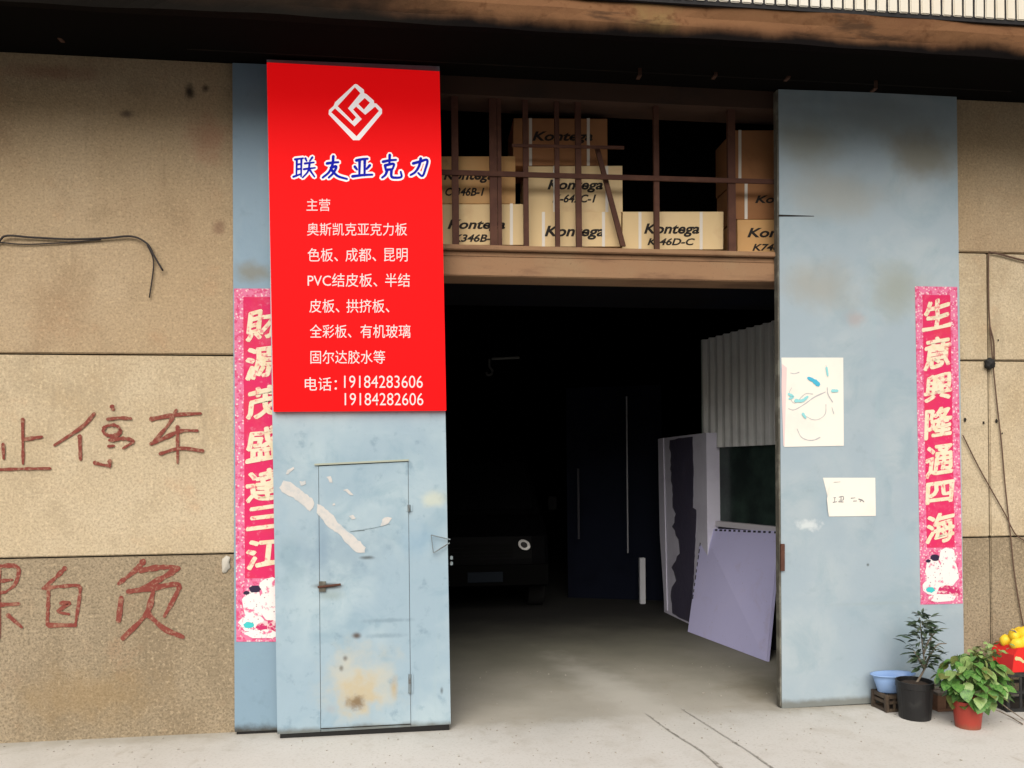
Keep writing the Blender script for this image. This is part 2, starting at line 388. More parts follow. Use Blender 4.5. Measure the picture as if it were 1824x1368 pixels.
obj('interior_wall', bm, DARKIN, bld)

# painted characters on the left wall
RED = M('red_brush_paint', (.19, .05, .04), .92, [dict(s=4, lo=.5, hi=.75, c=(.24, .10, .07), f=.7), dict(s=60, lo=.5, hi=.66, c=(.33, .22, .15), f=.6, d=6), dict(s=14, lo=.55, hi=.7, c=(.32, .19, .13), f=.6, d=5)], spec=.1)
cA = lambda s: (lambda x, y: onY(x / 2.735, 400 + y / 2.735, -.0055))
cB = lambda x, y: onY(x / 2.804, 880 + y / 2.804, -.0055)
cAx = lambda x, y: onY(x / 2.735, 400 + y / 2.735, -.0055)
ell = [(545 + 42 * math.cos(t * .7), 1003 + 27 * math.sin(t * .7)) for t in range(10)]
CH = [(cAx, 15, [[(110, 948), (112, 1165)], [(122, 1046), (205, 1034)], [(-60, 1195), (110, 1190), (245, 1188)], [(15, 1070), (18, 1140)]]),
      (cAx, 16, [[(458, 922), (400, 985), (265, 1075)], [(388, 1030), (392, 1145)], [(545, 885), (552, 902)], [(525, 948), (585, 942), (638, 945)], ell,
                 [(535, 1050), (600, 1042), (650, 1055), (600, 1090)], [(530, 1080), (555, 1078)], [(462, 1160), (500, 1170), (535, 1176)], [(535, 1150), (535, 1180)]]),
      (cAx, 17, [[(735, 948), (850, 928), (978, 920)], [(858, 905), (820, 975), (742, 1065)], [(735, 1068), (800, 1040), (880, 1006), (962, 1004)], [(865, 985), (865, 1160)], [(782, 1116), (880, 1090), (990, 1103)]]),
      (cB, 18, [[(-80, 380), (0, 362), (70, 358), (94, 382), (75, 450), (25, 492)], [(-70, 400), (-60, 490), (25, 490)], [(-40, 440), (60, 428)], [(-110, 555), (30, 552), (95, 548)], [(-5, 380), (-5, 720)], [(-20, 570), (-100, 660)], [(40, 605), (110, 665)]]),
      (cB, 17, [[(325, 370), (270, 425), (212, 472)], [(242, 470), (240, 560), (236, 655)], [(218, 470), (320, 460), (388, 458), (400, 490), (376, 660)], [(305, 545), (350, 546), (290, 585), (345, 600)], [(243, 655), (380, 655)]]),
      (cB, 24, [[(716, 336), (680, 378), (592, 448)], [(700, 382), (800, 366), (888, 366)], [(890, 372), (800, 425), (690, 478)], [(642, 487), (760, 470), (880, 450), (890, 480), (822, 610)], [(606, 520), (592, 635)], [(765, 490), (730, 600), (612, 722)], [(740, 600), (820, 672), (915, 714)]])]
for conv, wd, strokes in CH:
    b = NB()
    for k, s in enumerate(strokes):
        ribbon(b, s, wd * 1.2, (lambda x, y, c=conv, k=k: c(x, y) + Vector((0, -.0004 * k, 0))), (1.05, .7), .3)
    obj('painted_character', b, RED, bld)
# plaster lump and drilled holes, wall stains
bm = NB(); q = onY(403, 1005, 0)
bmesh.ops.create_icosphere(bm, subdivisions=3, radius=1)
for v in bm.verts:
    n = v.co.copy(); s_ = 1 + .22 * math.sin(4 * n.x + 1) * math.cos(5 * n.z) + random.uniform(-.05, .05); v.co = q + Vector((n.x * .026 * s_, n.y * .016 - .005, n.z * .05 * s_ + n.x * .012))
obj('plaster_lump', bm, M('plaster', (.44, .42, .37), .9, bump=(60, .5, .004)), bld, smooth=True)
HOLE = M('hole_dark', (.015, .012, .01), .95)
for px, py, rr in ((1718, 748, .011), (1751, 753, .008), (1774, 750, .010), (1777, 606, .006), (1784, 772, .006)):
    q = onY(px, py, 0); b = NB()
    vs_ = [b.verts.new(q + Vector((rr * (1 + random.uniform(-.25, .25)) * math.cos(k * .7854), -.0062, rr * (1.3 + random.uniform(-.3, .3)) * math.sin(k * .7854)))) for k in range(8)]
    b.faces.new(vs_); obj('hole', b, HOLE, bld)

# ================================================================== SLIDING DOORS
P_REAR = -.055; P_LEFT = -.17; P_RIGHT = -.06
paint = (.268, .37, .45)
DP = dict(bump=[(2.6, .3, .03), (60, .15, .002)])
base_l = [dict(s=.8, lo=.45, hi=.62, c=(.34, .42, .47), f=.6, d=6), dict(s=1.6, lo=.42, hi=.7, c=(.37, .475, .53), f=.7, d=4), dict(s=4, lo=.5, hi=.72, c=(.20, .31, .39), f=.6, d=8, dist=.6), dict(s=11, lo=.56, hi=.74, c=(.16, .25, .32), f=.65, d=9), dict(s=35, lo=.62, hi=.74, c=(.22, .29, .33), f=.45, d=6), dict(s=3, lo=.6, hi=.72, c=(.30, .40, .45), f=.45, d=6, stretch=(4, 1, .25))]
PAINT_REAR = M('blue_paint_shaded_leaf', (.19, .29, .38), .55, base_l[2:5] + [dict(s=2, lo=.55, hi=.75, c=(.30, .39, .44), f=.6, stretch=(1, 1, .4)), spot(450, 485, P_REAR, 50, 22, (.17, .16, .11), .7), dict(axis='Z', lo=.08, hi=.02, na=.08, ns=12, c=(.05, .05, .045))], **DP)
PAINT_LEFT = M('blue_paint_left_leaf', paint, .5, base_l + [
    spot(600, 985, P_LEFT, 110, 60, (.19, .28, .36), .55, ns=12., na=2.), spot(690, 1105, P_LEFT, 60, 5, (.17, .25, .31), .7, ns=25.), spot(690, 1132, P_LEFT, 45, 6, (.17, .25, .31), .6, ns=25.), spot(520, 1000, P_LEFT, 25, 60, (.20, .30, .36), .5, ns=14., na=2.), spot(530, 900, P_LEFT, 60, 70, (.34, .43, .49), .5, ns=12., na=2.), spot(745, 965, P_LEFT, 45, 40, (.22, .34, .45), .65), spot(690, 1010, P_LEFT, 60, 30, (.27, .37, .45), .5), spot(575, 975, P_LEFT, 14, 60, (.18, .27, .36), .6),
    spot(645, 1215, P_LEFT, 75, 75, (.44, .43, .36), .8, na=2.2, ns=6.), spot(640, 1235, P_LEFT, 38, 42, (.42, .35, .22), .75, na=2.2, ns=12.), spot(633, 1250, P_LEFT, 20, 15, (.17, .11, .05), .9, na=2., ns=22.), spot(702, 1226, P_LEFT, 9, 26, (.40, .31, .17), .8),
    spot(635, 1132, P_LEFT, 10, 7, (.08, .06, .05), .95, na=.8), spot(615, 1172, P_LEFT, 6, 7, (.10, .09, .08), .8), spot(608, 1190, P_LEFT, 5, 7, (.13, .12, .10), .8), spot(585, 1044, P_LEFT, 30, 6, (.05, .04, .03), .95, na=1.), spot(590, 1060, P_LEFT, 28, 12, (.25, .32, .33), .7),
    spot(770, 890, P_LEFT, 30, 18, (.55, .55, .40), .5), spot(655, 993, P_LEFT, 14, 4, (.08, .1, .11), .9), spot(787, 1230, P_LEFT, 4, 8, (.08, .1, .11), .8), spot(590, 1262, P_LEFT, 12, 10, (.30, .33, .36), .6),
    dict(axis='Z', lo=.075, hi=.03, na=.06, ns=9, c=(.10, .10, .085), f=.85)], **DP)
PAINT_RIGHT = M('blue_paint_right_leaf', (.295, .37, .43), .5, [dict(s=1.3, lo=.45, hi=.65, c=(.36, .425, .465), f=.7, d=6), dict(s=2.6, lo=.48, hi=.68, c=(.235, .325, .385), f=.6, d=9, dist=.5), dict(s=10, lo=.58, hi=.76, c=(.24, .31, .35), f=.4, d=9), dict(s=35, lo=.66, hi=.76, c=(.24, .3, .33), f=.35, d=6), dict(s=2.4, lo=.56, hi=.72, c=(.30, .40, .45), f=.4, d=6, stretch=(4, 1, .25))] + [
    spot(1450, 252, P_RIGHT, 95, 60, (.235, .25, .22), .75, ns=3.5), spot(1642, 272, P_RIGHT, 95, 70, (.20, .19, .145), .8, ns=3.5), spot(1485, 345, P_RIGHT, 140, 60, (.29, .31, .30), .75, ns=3.), spot(1462, 512, P_RIGHT, 95, 62, (.30, .31, .29), .75, ns=3.5), spot(1600, 515, P_RIGHT, 85, 62, (.25, .28, .25), .75, ns=3.5), spot(1550, 200, P_RIGHT, 200, 40, (.22, .26, .27), .6, ns=3.), spot(1525, 568, P_RIGHT, 30, 18, (.38, .30, .28), .5),
    spot(1480, 905, P_RIGHT, 40, 40, (.26, .35, .42), .5), spot(1610, 985, P_RIGHT, 50, 55, (.28, .38, .45), .6), spot(1440, 935, P_RIGHT, 30, 12, (.55, .60, .62), .8, ns=30, na=2.), spot(1546, 1006, P_RIGHT, 4, 4, (.08, .1, .1), .9), spot(1560, 1075, P_RIGHT, 120, 4, (.28, .35, .38), .6, ns=30),
    dict(axis='Z', lo=.07, hi=.03, na=.06, ns=9, c=(.13, .13, .11), f=.8)], **DP)
EDGE = M('door_edge', (.09, .085, .07), .8, [dict(s=12, lo=.45, hi=.65, c=(.20, .20, .17), f=.7)])
RUBBER = M('rubber_strip', (.012, .012, .012), .9)
PAPER_W = M('torn_paper', (.53, .515, .50), .9, [dict(s=22, lo=.45, hi=.65, c=(.44, .46, .47), f=.8, d=7), dict(s=9, lo=.55, hi=.7, c=(.38, .44, .48), f=.6)], bump=(40, .4, .003))
HINGE = M('hinge_steel', (.16, .20, .22), .6, [dict(s=20, lo=.5, hi=.65, c=(.09, .08, .07), f=.8)])

# rear left leaf, pushed against the wall
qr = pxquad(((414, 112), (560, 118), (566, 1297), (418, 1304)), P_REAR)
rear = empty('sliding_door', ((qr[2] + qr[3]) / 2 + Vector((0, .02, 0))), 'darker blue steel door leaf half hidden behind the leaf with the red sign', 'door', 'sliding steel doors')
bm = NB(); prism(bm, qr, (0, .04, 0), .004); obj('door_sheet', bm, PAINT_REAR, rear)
bm = NB(); a, b_ = qr[3], qr[2]; box(bm, a.x + .01, b_.x, P_REAR + .005, P_REAR + .035, .0, a.z - .001); obj('bottom_seal', bm, RUBBER, rear)

# front left leaf with wicket
LT = [(475, 106), (783, 118), (803, 1290), (494, 1308)]
ql = pxquad(LT, P_LEFT)
left = empty('sliding_door', (ql[3] + ql[2]) / 2 + Vector((0, .03, 0)), 'pale blue steel door leaf with a small wicket door, below the red sign', 'door', 'sliding steel doors')
def lerp2(a, b, t): return (a[0] + (b[0] - a[0]) * t, a[1] + (b[1] - a[1]) * t)
WK = [(566, 830), (725, 822), (730, 1289), (570, 1297)]
bm = NB()
def P4(*pts): prism(bm, pxquad(pts, P_LEFT), (0, .012, 0), .0025)
gap = 1.6
prism(bm, pxquad(((475, 106), (783, 118), (803, 1290), (732.3, 1294.3), (727.3, 821.2), (567, 829.2), (570.9, 1303.6), (494, 1308)), P_LEFT), (0, .012, 0), .002)
P4((571.6, 1299.5), (731.6, 1291.4), (731.8, 1294.4), (571.8, 1303.6))
obj('door_sheet', bm, PAINT_LEFT, left)
bm = NB(); prism(bm, pxquad(((477, 109), (781, 120), (801, 1288), (496, 1305)), P_LEFT + .0125), (0, .045, 0)); obj('door_frame', bm, EDGE, left)
wk = pxquad(((567.9, 830.6), (726.5, 822.6), (731.4, 1288.8), (571.8, 1297)), P_LEFT - .004)
bm = NB(); prism(bm, wk, (0, .014, 0), .003); wick = obj('wicket_door', bm, PAINT_LEFT, left)
bm = NB(); prism(bm, pxquad(((560, 826), (728, 818), (728, 821), (560, 829)), P_LEFT - .012), (0, .014, 0), .002); obj('drip_strip', bm, M('olive_strip', (.34, .37, .30), .6), left)
for px, py, hh in ((728.5, 905, 12), (730, 1218, 34)):
    b = NB(); q0 = onY(px, py - hh / 2, P_LEFT - .01); q1 = onY(px, py + hh / 2, P_LEFT - .01); tube(b, [q0, q1], .009, 8); obj('hinge', b, HINGE, left)
    b = NB(); q = (q0 + q1) / 2; box(b, q.x - .022, q.x + .022, P_LEFT - .006, P_LEFT - .0005, q1.z, q0.z, .002); obj('hinge_plate', b, PAINT_LEFT, left)
b = NB(); tube(b, [onY(566, 1046, P_LEFT - .02), onY(607, 1041, P_LEFT - .02)], .007, 8); h_ = obj('bolt', b, BAR, wick)
b = NB(); cuboid_px(b, 568, 1036, 580, 1054, P_LEFT - .018, .016, .002); obj('keeper', b, EDGE, wick)
b = NB(); pts = [onY(a, c, P_LEFT - .03) for a, c in ((802, 961), (768, 953), (772, 985), (801, 967))]; tube(b, pts[:2], .004, 6); tube(b, pts[1:3], .003, 6); tube(b, pts[2:], .004, 6); obj('handle', b, HINGE, left)
for px, py in ((803, 994), (803, 1004)):
    b = NB(); q = onY(px, py, P_LEFT - .004); box(b, q.x - .003, q.x + .013, q.y, q.y + .03, q.z - .011, q.z + .011, .003); obj('latch_knob', b, HINGE, left)
bm = NB(); a, b_ = ql[3], ql[2]; prism(bm, [Vector((a.x + .015, P_LEFT + .004, .002)), Vector((b_.x - .01, P_LEFT + .004, .002)), Vector((b_.x - .01, P_LEFT + .004, b_.z - .001)), Vector((a.x + .015, P_LEFT + .004, a.z - .001))], (0, .05, 0)); obj('bottom_seal', bm, RUBBER, left)
zz4 = lambda x, y: (480 + x / 4.885, 780 + y / 4.885)
def scrap(pts, yoff, jit=.0015):
    b = NB(); out = []
    for i in range(len(pts)):
        a, c = Vector(pts[i]), Vector(pts[(i + 1) % len(pts)]); n = max(1, int((c - a).length / 22))
        for k in range(n): p = a.lerp(c, k / n) + Vector((random.uniform(-5, 5), random.uniform(-5, 5))); out.append(onY(*zz4(p.x, p.y), yoff))
    prism(b, out, (0, .002, 0)); obj('paper_remnant', b, PAPER_W, left)
scrap([(85, 430), (125, 375), (180, 385), (290, 470), (385, 540), (385, 600), (350, 635), (300, 590), (190, 510), (110, 470)], P_LEFT - .0025)
scrap([(412, 575), (470, 600), (560, 680), (600, 740), (660, 790), (700, 830), (840, 950), (825, 1000), (760, 1000), (700, 950), (640, 880), (590, 820), (530, 790), (450, 700), (414, 650)], P_LEFT - .0068)
for pts in ([(145, 315), (160, 285), (210, 255), (215, 268), (160, 318)], [(265, 380), (310, 372), (318, 405), (275, 415)]):
    scrap(pts, P_LEFT - .0025)
for pts in ([(495, 335), (530, 335), (548, 390), (525, 392)], [(640, 450), (680, 445), (735, 498), (710, 503)], [(548, 570), (568, 565), (572, 588), (552, 590)], [(695, 680), (725, 668), (748, 698), (720, 710)], [(965, 770), (985, 705), (1030, 685), (1062, 695), (1040, 742)]):
    scrap(pts, P_LEFT - .0068)
b = NB(); ribbon(b, [(705, 815), (760, 808), (825, 802)], 9, lambda x, y: onY(*zz4(x, y), P_LEFT - .0068), (.4, 1.), .2); ribbon(b, [(830, 795), (900, 785), (1050, 750)], 4, lambda x, y: onY(*zz4(x, y), P_LEFT - .0068), (1, .6), .2)
obj('scratch', b, M('scratch', (.12, .16, .18), .8), wick)

# right leaf
RT = [(1387, 159), (1704, 170), (1718, 1243), (1393, 1262)]
qq = pxquad(RT, P_RIGHT)
rd = empty('sliding_door', (qq[3] + qq[2]) / 2 + Vector((0, .03, 0)), 'wide pale blue door leaf right of the opening, with paper notices and brown smears', 'door', 'sliding steel doors')
bm = NB(); prism(bm, qq, (0, .05, 0), .003); obj('door_sheet', bm, PAINT_RIGHT, rd)
bm = NB(); prism(bm, pxquad(((1383.5, 160), (1388, 159), (1394, 1258), (1389.5, 1259)), P_RIGHT + .006), (0, .05, 0), .002); obj('door_edge', bm, EDGE, rd)
bm = NB(); ribbon(bm, [(1388, 384), (1420, 384.5), (1450, 385)], 3.4, lambda x, y: onY(x, y, P_RIGHT - .001), (1.1, .3)); obj('seam', bm, HOLE, rd)
bm = NB(); cuboid_px(bm, 1391, 969, 1398, 1017, P_RIGHT - .014, .014, .004); obj('latch', bm, BAR, rd)
a, b_ = qq[3], qq[2]
bm = NB(); prism(bm, [Vector((a.x + .01, P_RIGHT + .006, .002)), Vector((b_.x - .01, P_RIGHT + .006, .002)), Vector((b_.x - .01, P_RIGHT + .006, b_.z - .001)), Vector((a.x + .01, P_RIGHT + .006, a.z - .001))], (0, .04, 0)); obj('bottom_seal', bm, RUBBER, rd)

# ================================================================== RED SIGN (flat panel, made to glow)
SG = -.205
SRED = M('sign_red', (.50, .003, .004), .55, spec=.06, emit=.42)  # emission added so the panel stays evenly bright under the canopy
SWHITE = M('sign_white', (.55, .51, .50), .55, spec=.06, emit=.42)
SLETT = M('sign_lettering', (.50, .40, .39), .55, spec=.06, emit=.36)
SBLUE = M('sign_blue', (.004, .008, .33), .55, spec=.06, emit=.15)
sg = pxquad(((475, 111), (783, 127), (795, 731), (487, 733)), SG)
sign = empty('shop_sign', (sg[2] + sg[3]) / 2 + Vector((0, .015, 0)), 'tall bright red sign with white diamond logo, blue title and phone numbers', 'sign')
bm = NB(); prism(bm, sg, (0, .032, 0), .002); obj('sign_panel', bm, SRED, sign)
z8 = lambda x, y: (540 + x / 6.516, 130 + y / 6.516)
def poly(pts, off): b = NB(); sheet(b, [onY(*z8(a, c), SG - off) for a, c in pts]); return b
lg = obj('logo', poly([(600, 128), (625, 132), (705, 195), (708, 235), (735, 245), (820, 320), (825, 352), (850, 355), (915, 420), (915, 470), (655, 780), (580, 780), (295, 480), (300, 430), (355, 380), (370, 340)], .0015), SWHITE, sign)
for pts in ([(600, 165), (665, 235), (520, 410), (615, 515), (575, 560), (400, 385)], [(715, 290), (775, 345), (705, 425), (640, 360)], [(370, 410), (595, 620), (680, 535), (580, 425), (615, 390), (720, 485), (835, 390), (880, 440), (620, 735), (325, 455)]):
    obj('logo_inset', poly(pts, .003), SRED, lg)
# brush-written title, stroke by stroke
z1 = lambda x, y: ((400 + x / 3.419 - 540) * 6.516, (80 + y / 3.419 - 130) * 6.516)
S3 = lambda pts: [z1(*p) for p in pts]
TITLE = [
    [S3(s) for s in ([(428, 697), (480, 690)], [(440, 700), (437, 800)], [(468, 692), (466, 802)], [(440, 728), (466, 725)], [(440, 757), (466, 754)], [(418, 803), (468, 785)], [(492, 690), (500, 707)], [(535, 684), (518, 708)], [(488, 722), (545, 715)], [(482, 757), (552, 748)], [(518, 722), (508, 770), (475, 808)], [(518, 760), (548, 803)])],
    [[(275, 1050), (340, 1040), (410, 1035)], [(350, 965), (340, 1060), (300, 1150), (225, 1215)], [(320, 1100), (385, 1085), (350, 1160), (295, 1215)], [(325, 1120), (400, 1195), (510, 1230)]],
    [[(615, 1015), (690, 1000), (750, 995)], [(655, 1015), (652, 1190)], [(715, 1010), (712, 1190)], [(598, 1085), (625, 1120)], [(775, 1070), (735, 1115)], [(570, 1200), (690, 1185), (805, 1180)]],
    [[(925, 1030), (1000, 1015), (1080, 1008)], [(1005, 950), (1000, 1060)], [(950, 1070), (960, 1130)], [(950, 1072), (1050, 1055), (1040, 1110)], [(962, 1125), (1040, 1115)], [(975, 1130), (955, 1180), (915, 1215)], [(1025, 1125), (1025, 1200), (1070, 1215), (1140, 1205), (1132, 1145)]],
    [[(1275, 1050), (1350, 1030), (1440, 1010), (1420, 1110), (1385, 1195), (1335, 1160)], [(1365, 990), (1345, 1080), (1300, 1150), (1245, 1185)]]]
b1, b2 = NB(), NB()
for k, ch in enumerate(TITLE):
    for j, s in enumerate(ch):
        ribbon(b2, s, 74 if k else 66, lambda x, y, j=j: onY(*z8(x, y), SG - .0012 - .00006 * j), (1, .95))
        ribbon(b1, s, 31 if k else 24, lambda x, y, j=j: onY(*z8(x, y), SG - .0034 - .00006 * j), (1.12, .8))
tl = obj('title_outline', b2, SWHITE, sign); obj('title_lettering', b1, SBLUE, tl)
for s, x0, y0, x1, y1 in (('主营', 546, 354, 588, 376), ('奥斯凯克亚克力板', 547, 397, 725, 420), ('色板、', 548, 442, 602, 466), ('成都、', 615.5, 442, 670, 466), ('昆明', 684, 442, 726, 466), ('PVC结皮板、', 548, 487, 672, 511), ('半结', 686, 487, 730, 511), ('皮板、', 551, 533, 604.5, 557), ('拱挤板、', 617, 533, 693.5, 557), ('全彩板、', 552, 578, 626, 602), ('有机玻璃', 642, 578, 731, 602), ('固尔达胶水等', 553, 624, 686, 648), ('电话：', 543, 672, 600, 696), ('19184283606', 613, 669, 753, 691), ('19184282606', 614, 700, 754, 722)):
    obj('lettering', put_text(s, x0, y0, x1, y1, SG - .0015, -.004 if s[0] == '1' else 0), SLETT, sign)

# ================================================================== COUPLETS
PINK = M('couplet_red', (.58, .026, .115), .75, [dict(s=3, lo=.45, hi=.7, c=(.58, .045, .075), f=.8), dict(s=9, lo=.5, hi=.7, c=(.60, .09, .17), f=.6, d=7), dict(s=30, lo=.58, hi=.72, c=(.62, .18, .27), f=.6)], spec=.15)
PBORD = M('couplet_border', (.62, .16, .30), .7, [dict(voronoi=55, lo=.18, hi=.42, c=(.74, .56, .58)), dict(s=40, lo=.5, hi=.6, c=(.55, .05, .16), f=.9)])
CREAM = M('couplet_cream', (.70, .63, .48), .7, [dict(s=25, lo=.45, hi=.65, c=(.62, .52, .32), f=.6), dict(s=38, lo=.55, hi=.66, c=(.62, .10, .16), f=.75, d=3)])
PICW = M('print_white', (.76, .70, .70), .7, [dict(voronoi=42, lo=.1, hi=.22, c=(.10, .03, .08), f=.9), dict(s=22, lo=.56, hi=.66, c=(.62, .08, .22), f=.9)])
PICD = M('print_dark', (.02, .01, .04), .7); PICC = M('print_cyan', (.05, .48, .50), .7); PICR = M('print_red', (.48, .02, .12), .7, [dict(s=30, lo=.5, hi=.6, c=(.70, .50, .52))])
def couplet(tl_, tr, br, bl, plane, chars, cys, hh, cw, pic_y, label, cshift=0):
    def uv(u, py):
        t = (py - tl_[1]) / (bl[1] - tl_[1]); a, b = lerp2(tl_, bl, t), lerp2(tr, br, t); return a[0] + (b[0] - a[0]) * u, a[1] + (b[1] - a[1]) * u
    q = pxquad((tl_, tr, br, bl), plane)
    e = empty('couplet_banner', (q[2] + q[3]) / 2, label, 'couplet', 'red paper couplets pasted on the doors')
    b = NB(); prism(b, q, (0, .0015, 0)); obj('paper', b, PBORD, e)
    b = NB(); y0, y1 = tl_[1] + 15, pic_y
    sheet(b, [onY(*uv(.17, y0), plane - .0008), onY(*uv(.83, y0), plane - .0008), onY(*uv(.83, y1), plane - .0008), onY(*uv(.17, y1), plane - .0008)]); obj('red_ground', b, PINK, e)
    for c, cy, h2 in zip(chars, cys, hh):
        cx = uv(.5, cy)[0] + cshift
        obj('character', put_text(c, cx - cw, cy - h2 * .84, cx + cw, cy + h2 * .84, plane - .0018, 0, .05, .026, .0062, .16), CREAM, e)
    def blob(u, py, rx, ry, mt, off, name='picture'):
        cx = uv(u, py)[0]; b = NB(); vs_ = []
        for k in range(18):
            t = k * math.pi / 9; s = 1 + random.uniform(-.13, .13); vs_.append(onY(cx + rx * s * math.cos(t), py + ry * s * math.sin(t), plane - off))
        sheet(b, vs_); return obj(name, b, mt, e)
    h = bl[1] - pic_y; W_ = tr[0] - tl_[0]
    blob(.66, pic_y + h * .14, W_ * .2, h * .15, PICW, .0012); blob(.32, pic_y + h * .42, W_ * .2, h * .24, PICW, .0014); blob(.68, pic_y + h * .44, W_ * .23, h * .26, PICW, .0016)
    blob(.36, pic_y + h * .17, W_ * .11, h * .06, PICD, .0018); blob(.2, pic_y + h * .23, W_ * .06, h * .03, PICD, .002)
    blob(.3, pic_y + h * .7, W_ * .24, h * .14, PICW, .0022); blob(.66, pic_y + h * .78, W_ * .26, h * .12, PICR, .0024); blob(.5, pic_y + h * .88, W_ * .34, h * .07, PICW, .0026); blob(.24, pic_y + h * .74, W_ * .1, h * .05, PICC, .0028)
couplet((417, 514), (512, 514), (514, 1143), (421, 1143), P_REAR - .0025, '財源茂盛達三江', (577, 645, 716, 790, 864, 922, 985), (31, 32, 31, 34, 32, 23, 29), 30, 1030, 'pink red paper couplet half covered by the leaf with the red sign', cshift=3)
couplet((1630, 510), (1705, 511), (1715, 1075), (1640, 1077), P_RIGHT - .0025, '生意興隆通四海', (560, 628, 690, 752, 820, 877, 940), (31, 32, 28, 31, 31, 21, 30), 24, 976, 'pink red paper couplet fully visible above the potted plants')

# posters on the right leaf
PAPER = M('poster_paper', (.74, .715, .66), .8, [dict(s=5, lo=.5, hi=.7, c=(.66, .64, .60), f=.6)])
POSTPINK = M('poster_pink', (.70, .52, .52), .8); GREY = M('poster_grey', (.42, .42, .44), .8); CY = M('poster_cyan', (.06, .40, .58), .8); TEAL = M('poster_teal', (.25, .58, .62), .8)
z9 = lambda x, y, k=0: onY(1380 + x / 4.275, 620 + y / 4.275, P_RIGHT - .0036 - .0003 * k)
q = pxquad(((1392, 637), (1502, 637), (1503, 794), (1397, 796)), P_RIGHT - .003)
ps = empty('poster', (q[2] + q[3]) / 2, 'faded white poster with a pale blue and grey sketch, upper sheet on the right door', 'poster')
bm = NB(); prism(bm, q, (0, .002, 0)); obj('paper', bm, PAPER, ps)
b = NB(); sheet(b, [z9(55, 120), z9(92, 150), z9(80, 560), z9(75, 740), z9(66, 745), z9(52, 300)]); obj('print', b, POSTPINK, ps)
b = NB()
for k, (s, wd) in enumerate((([(120, 190), (150, 195), (185, 185)], 8), ([(105, 462), (150, 470), (230, 425), (300, 375), (385, 335)], 9), ([(170, 615), (200, 675), (250, 700), (300, 700), (345, 680)], 9), ([(240, 520), (290, 545), (340, 540), (385, 500), (390, 430)], 6), ([(130, 300), (110, 350), (150, 420), (230, 350), (290, 350)], 5), ([(400, 300), (405, 350), (440, 410)], 9), ([(435, 450), (450, 500)], 7), ([(390, 130), (400, 180)], 5))):
    ribbon(b, s, wd, lambda x, y, k=k: z9(x, y, k), (.6, 1), .3)
obj('sketch_line', b, GREY, ps)
b = NB(); ribbon(b, [(258, 228), (300, 250), (330, 275)], 36, lambda x, y: z9(x, y, 9), (.7, 1.1), .2); obj('sketch_mark', b, CY, ps)
b = NB()
for k, (s, wd) in enumerate((([(108, 350), (140, 370), (112, 385)], 22), ([(160, 400), (210, 400), (250, 370)], 26), ([(440, 325), (478, 325)], 26), ([(395, 150), (405, 210)], 18), ([(215, 500), (235, 530)], 22))): ribbon(b, s, wd, lambda x, y, k=k: z9(x, y, 10 + k), (1, .7), .2)
obj('sketch_mark', b, TEAL, ps)
nt_ = empty('paper_notice', onY(1515, 919, P_RIGHT), 'small white handwritten notice with a folded corner, below the sketch poster', 'notice')
bm = NB(); prism(bm, [onY(a, b, P_RIGHT - .003) for a, b in ((1466, 851), (1559, 851), (1560, 919), (1477, 920), (1475, 888))], (0, .0015, 0)); obj('paper', bm, PAPER, nt_)
bm = NB(); prism(bm, [onY(1478, 860, P_RIGHT - .004), onY(1476, 920, P_RIGHT - .012), onY(1473, 889, P_RIGHT - .010)], (0, .0012, 0)); obj('folded_corner', bm, PAPER, nt_)
b = NB()
for k, (s, wd) in enumerate((([(450, 1140), (465, 1138)], 6), ([(445, 1175), (472, 1170)], 7), ([(490, 1135), (520, 1130), (522, 1155), (492, 1158)], 6), ([(488, 1170), (522, 1172)], 8), ([(505, 1130), (505, 1170)], 6), ([(582, 1143), (612, 1140)], 6), ([(600, 1165), (625, 1163)], 6), ([(640, 1150), (665, 1158), (680, 1170)], 7), ([(450, 1022), (500, 1018)], 3), ([(650, 1170), (665, 1150)], 5), ([(458, 1140), (455, 1172)], 4))):
    ribbon(b, s, wd, lambda x, y, k=k: z9(x, y, k), (1, .7), .2)
obj('handwriting', b, M('biro_ink', (.16, .16, .18), .8), nt_)

# ================================================================== LOFT: grille and boxes
GY = .05
gr = empty('security_grille', Vector((1.3, GY, zl1)), 'rusty brown bar grille with a slanting brace above the lintel', 'grille')
def vbar(px, wpx, top, bot=438, px2=None):
    px2 = px if px2 is None else px2
    b = NB(); prism(b, pxquad(((px2 - wpx / 2, top), (px2 + wpx / 2, top), (px + wpx / 2, bot), (px - wpx / 2, bot)), GY), (0, .028, 0), .002); obj('vertical_bar', b, BAR, gr)
for px, wd, bt in ((812, 12, 436), (880, 13, 438), (891, 7, 438), (938, 9, 440), (994, 8, 441), (1032, 10, 442), (1171, 9, 447), (1305, 13, 450)): vbar(px, wd, 160, bt, px - 2.5)
b = NB(); prism(b, pxquad(((1060, 262), (1068, 262), (1115, 438), (1106, 438)), GY + .03), (0, .02, 0), .002); obj('brace', b, BAR, gr)
b = NB(); prism(b, pxquad(((760, 301), (1400, 320), (1400, 328), (760, 310)), GY - .012), (0, .012, 0), .002); obj('horizontal_bar', b, BAR, gr)
b = NB(); prism(b, pxquad(((912, 256), (1112, 260), (1112, 265), (912, 261)), GY - .012), (0, .012, 0), .002); obj('horizontal_bar', b, BAR, gr)
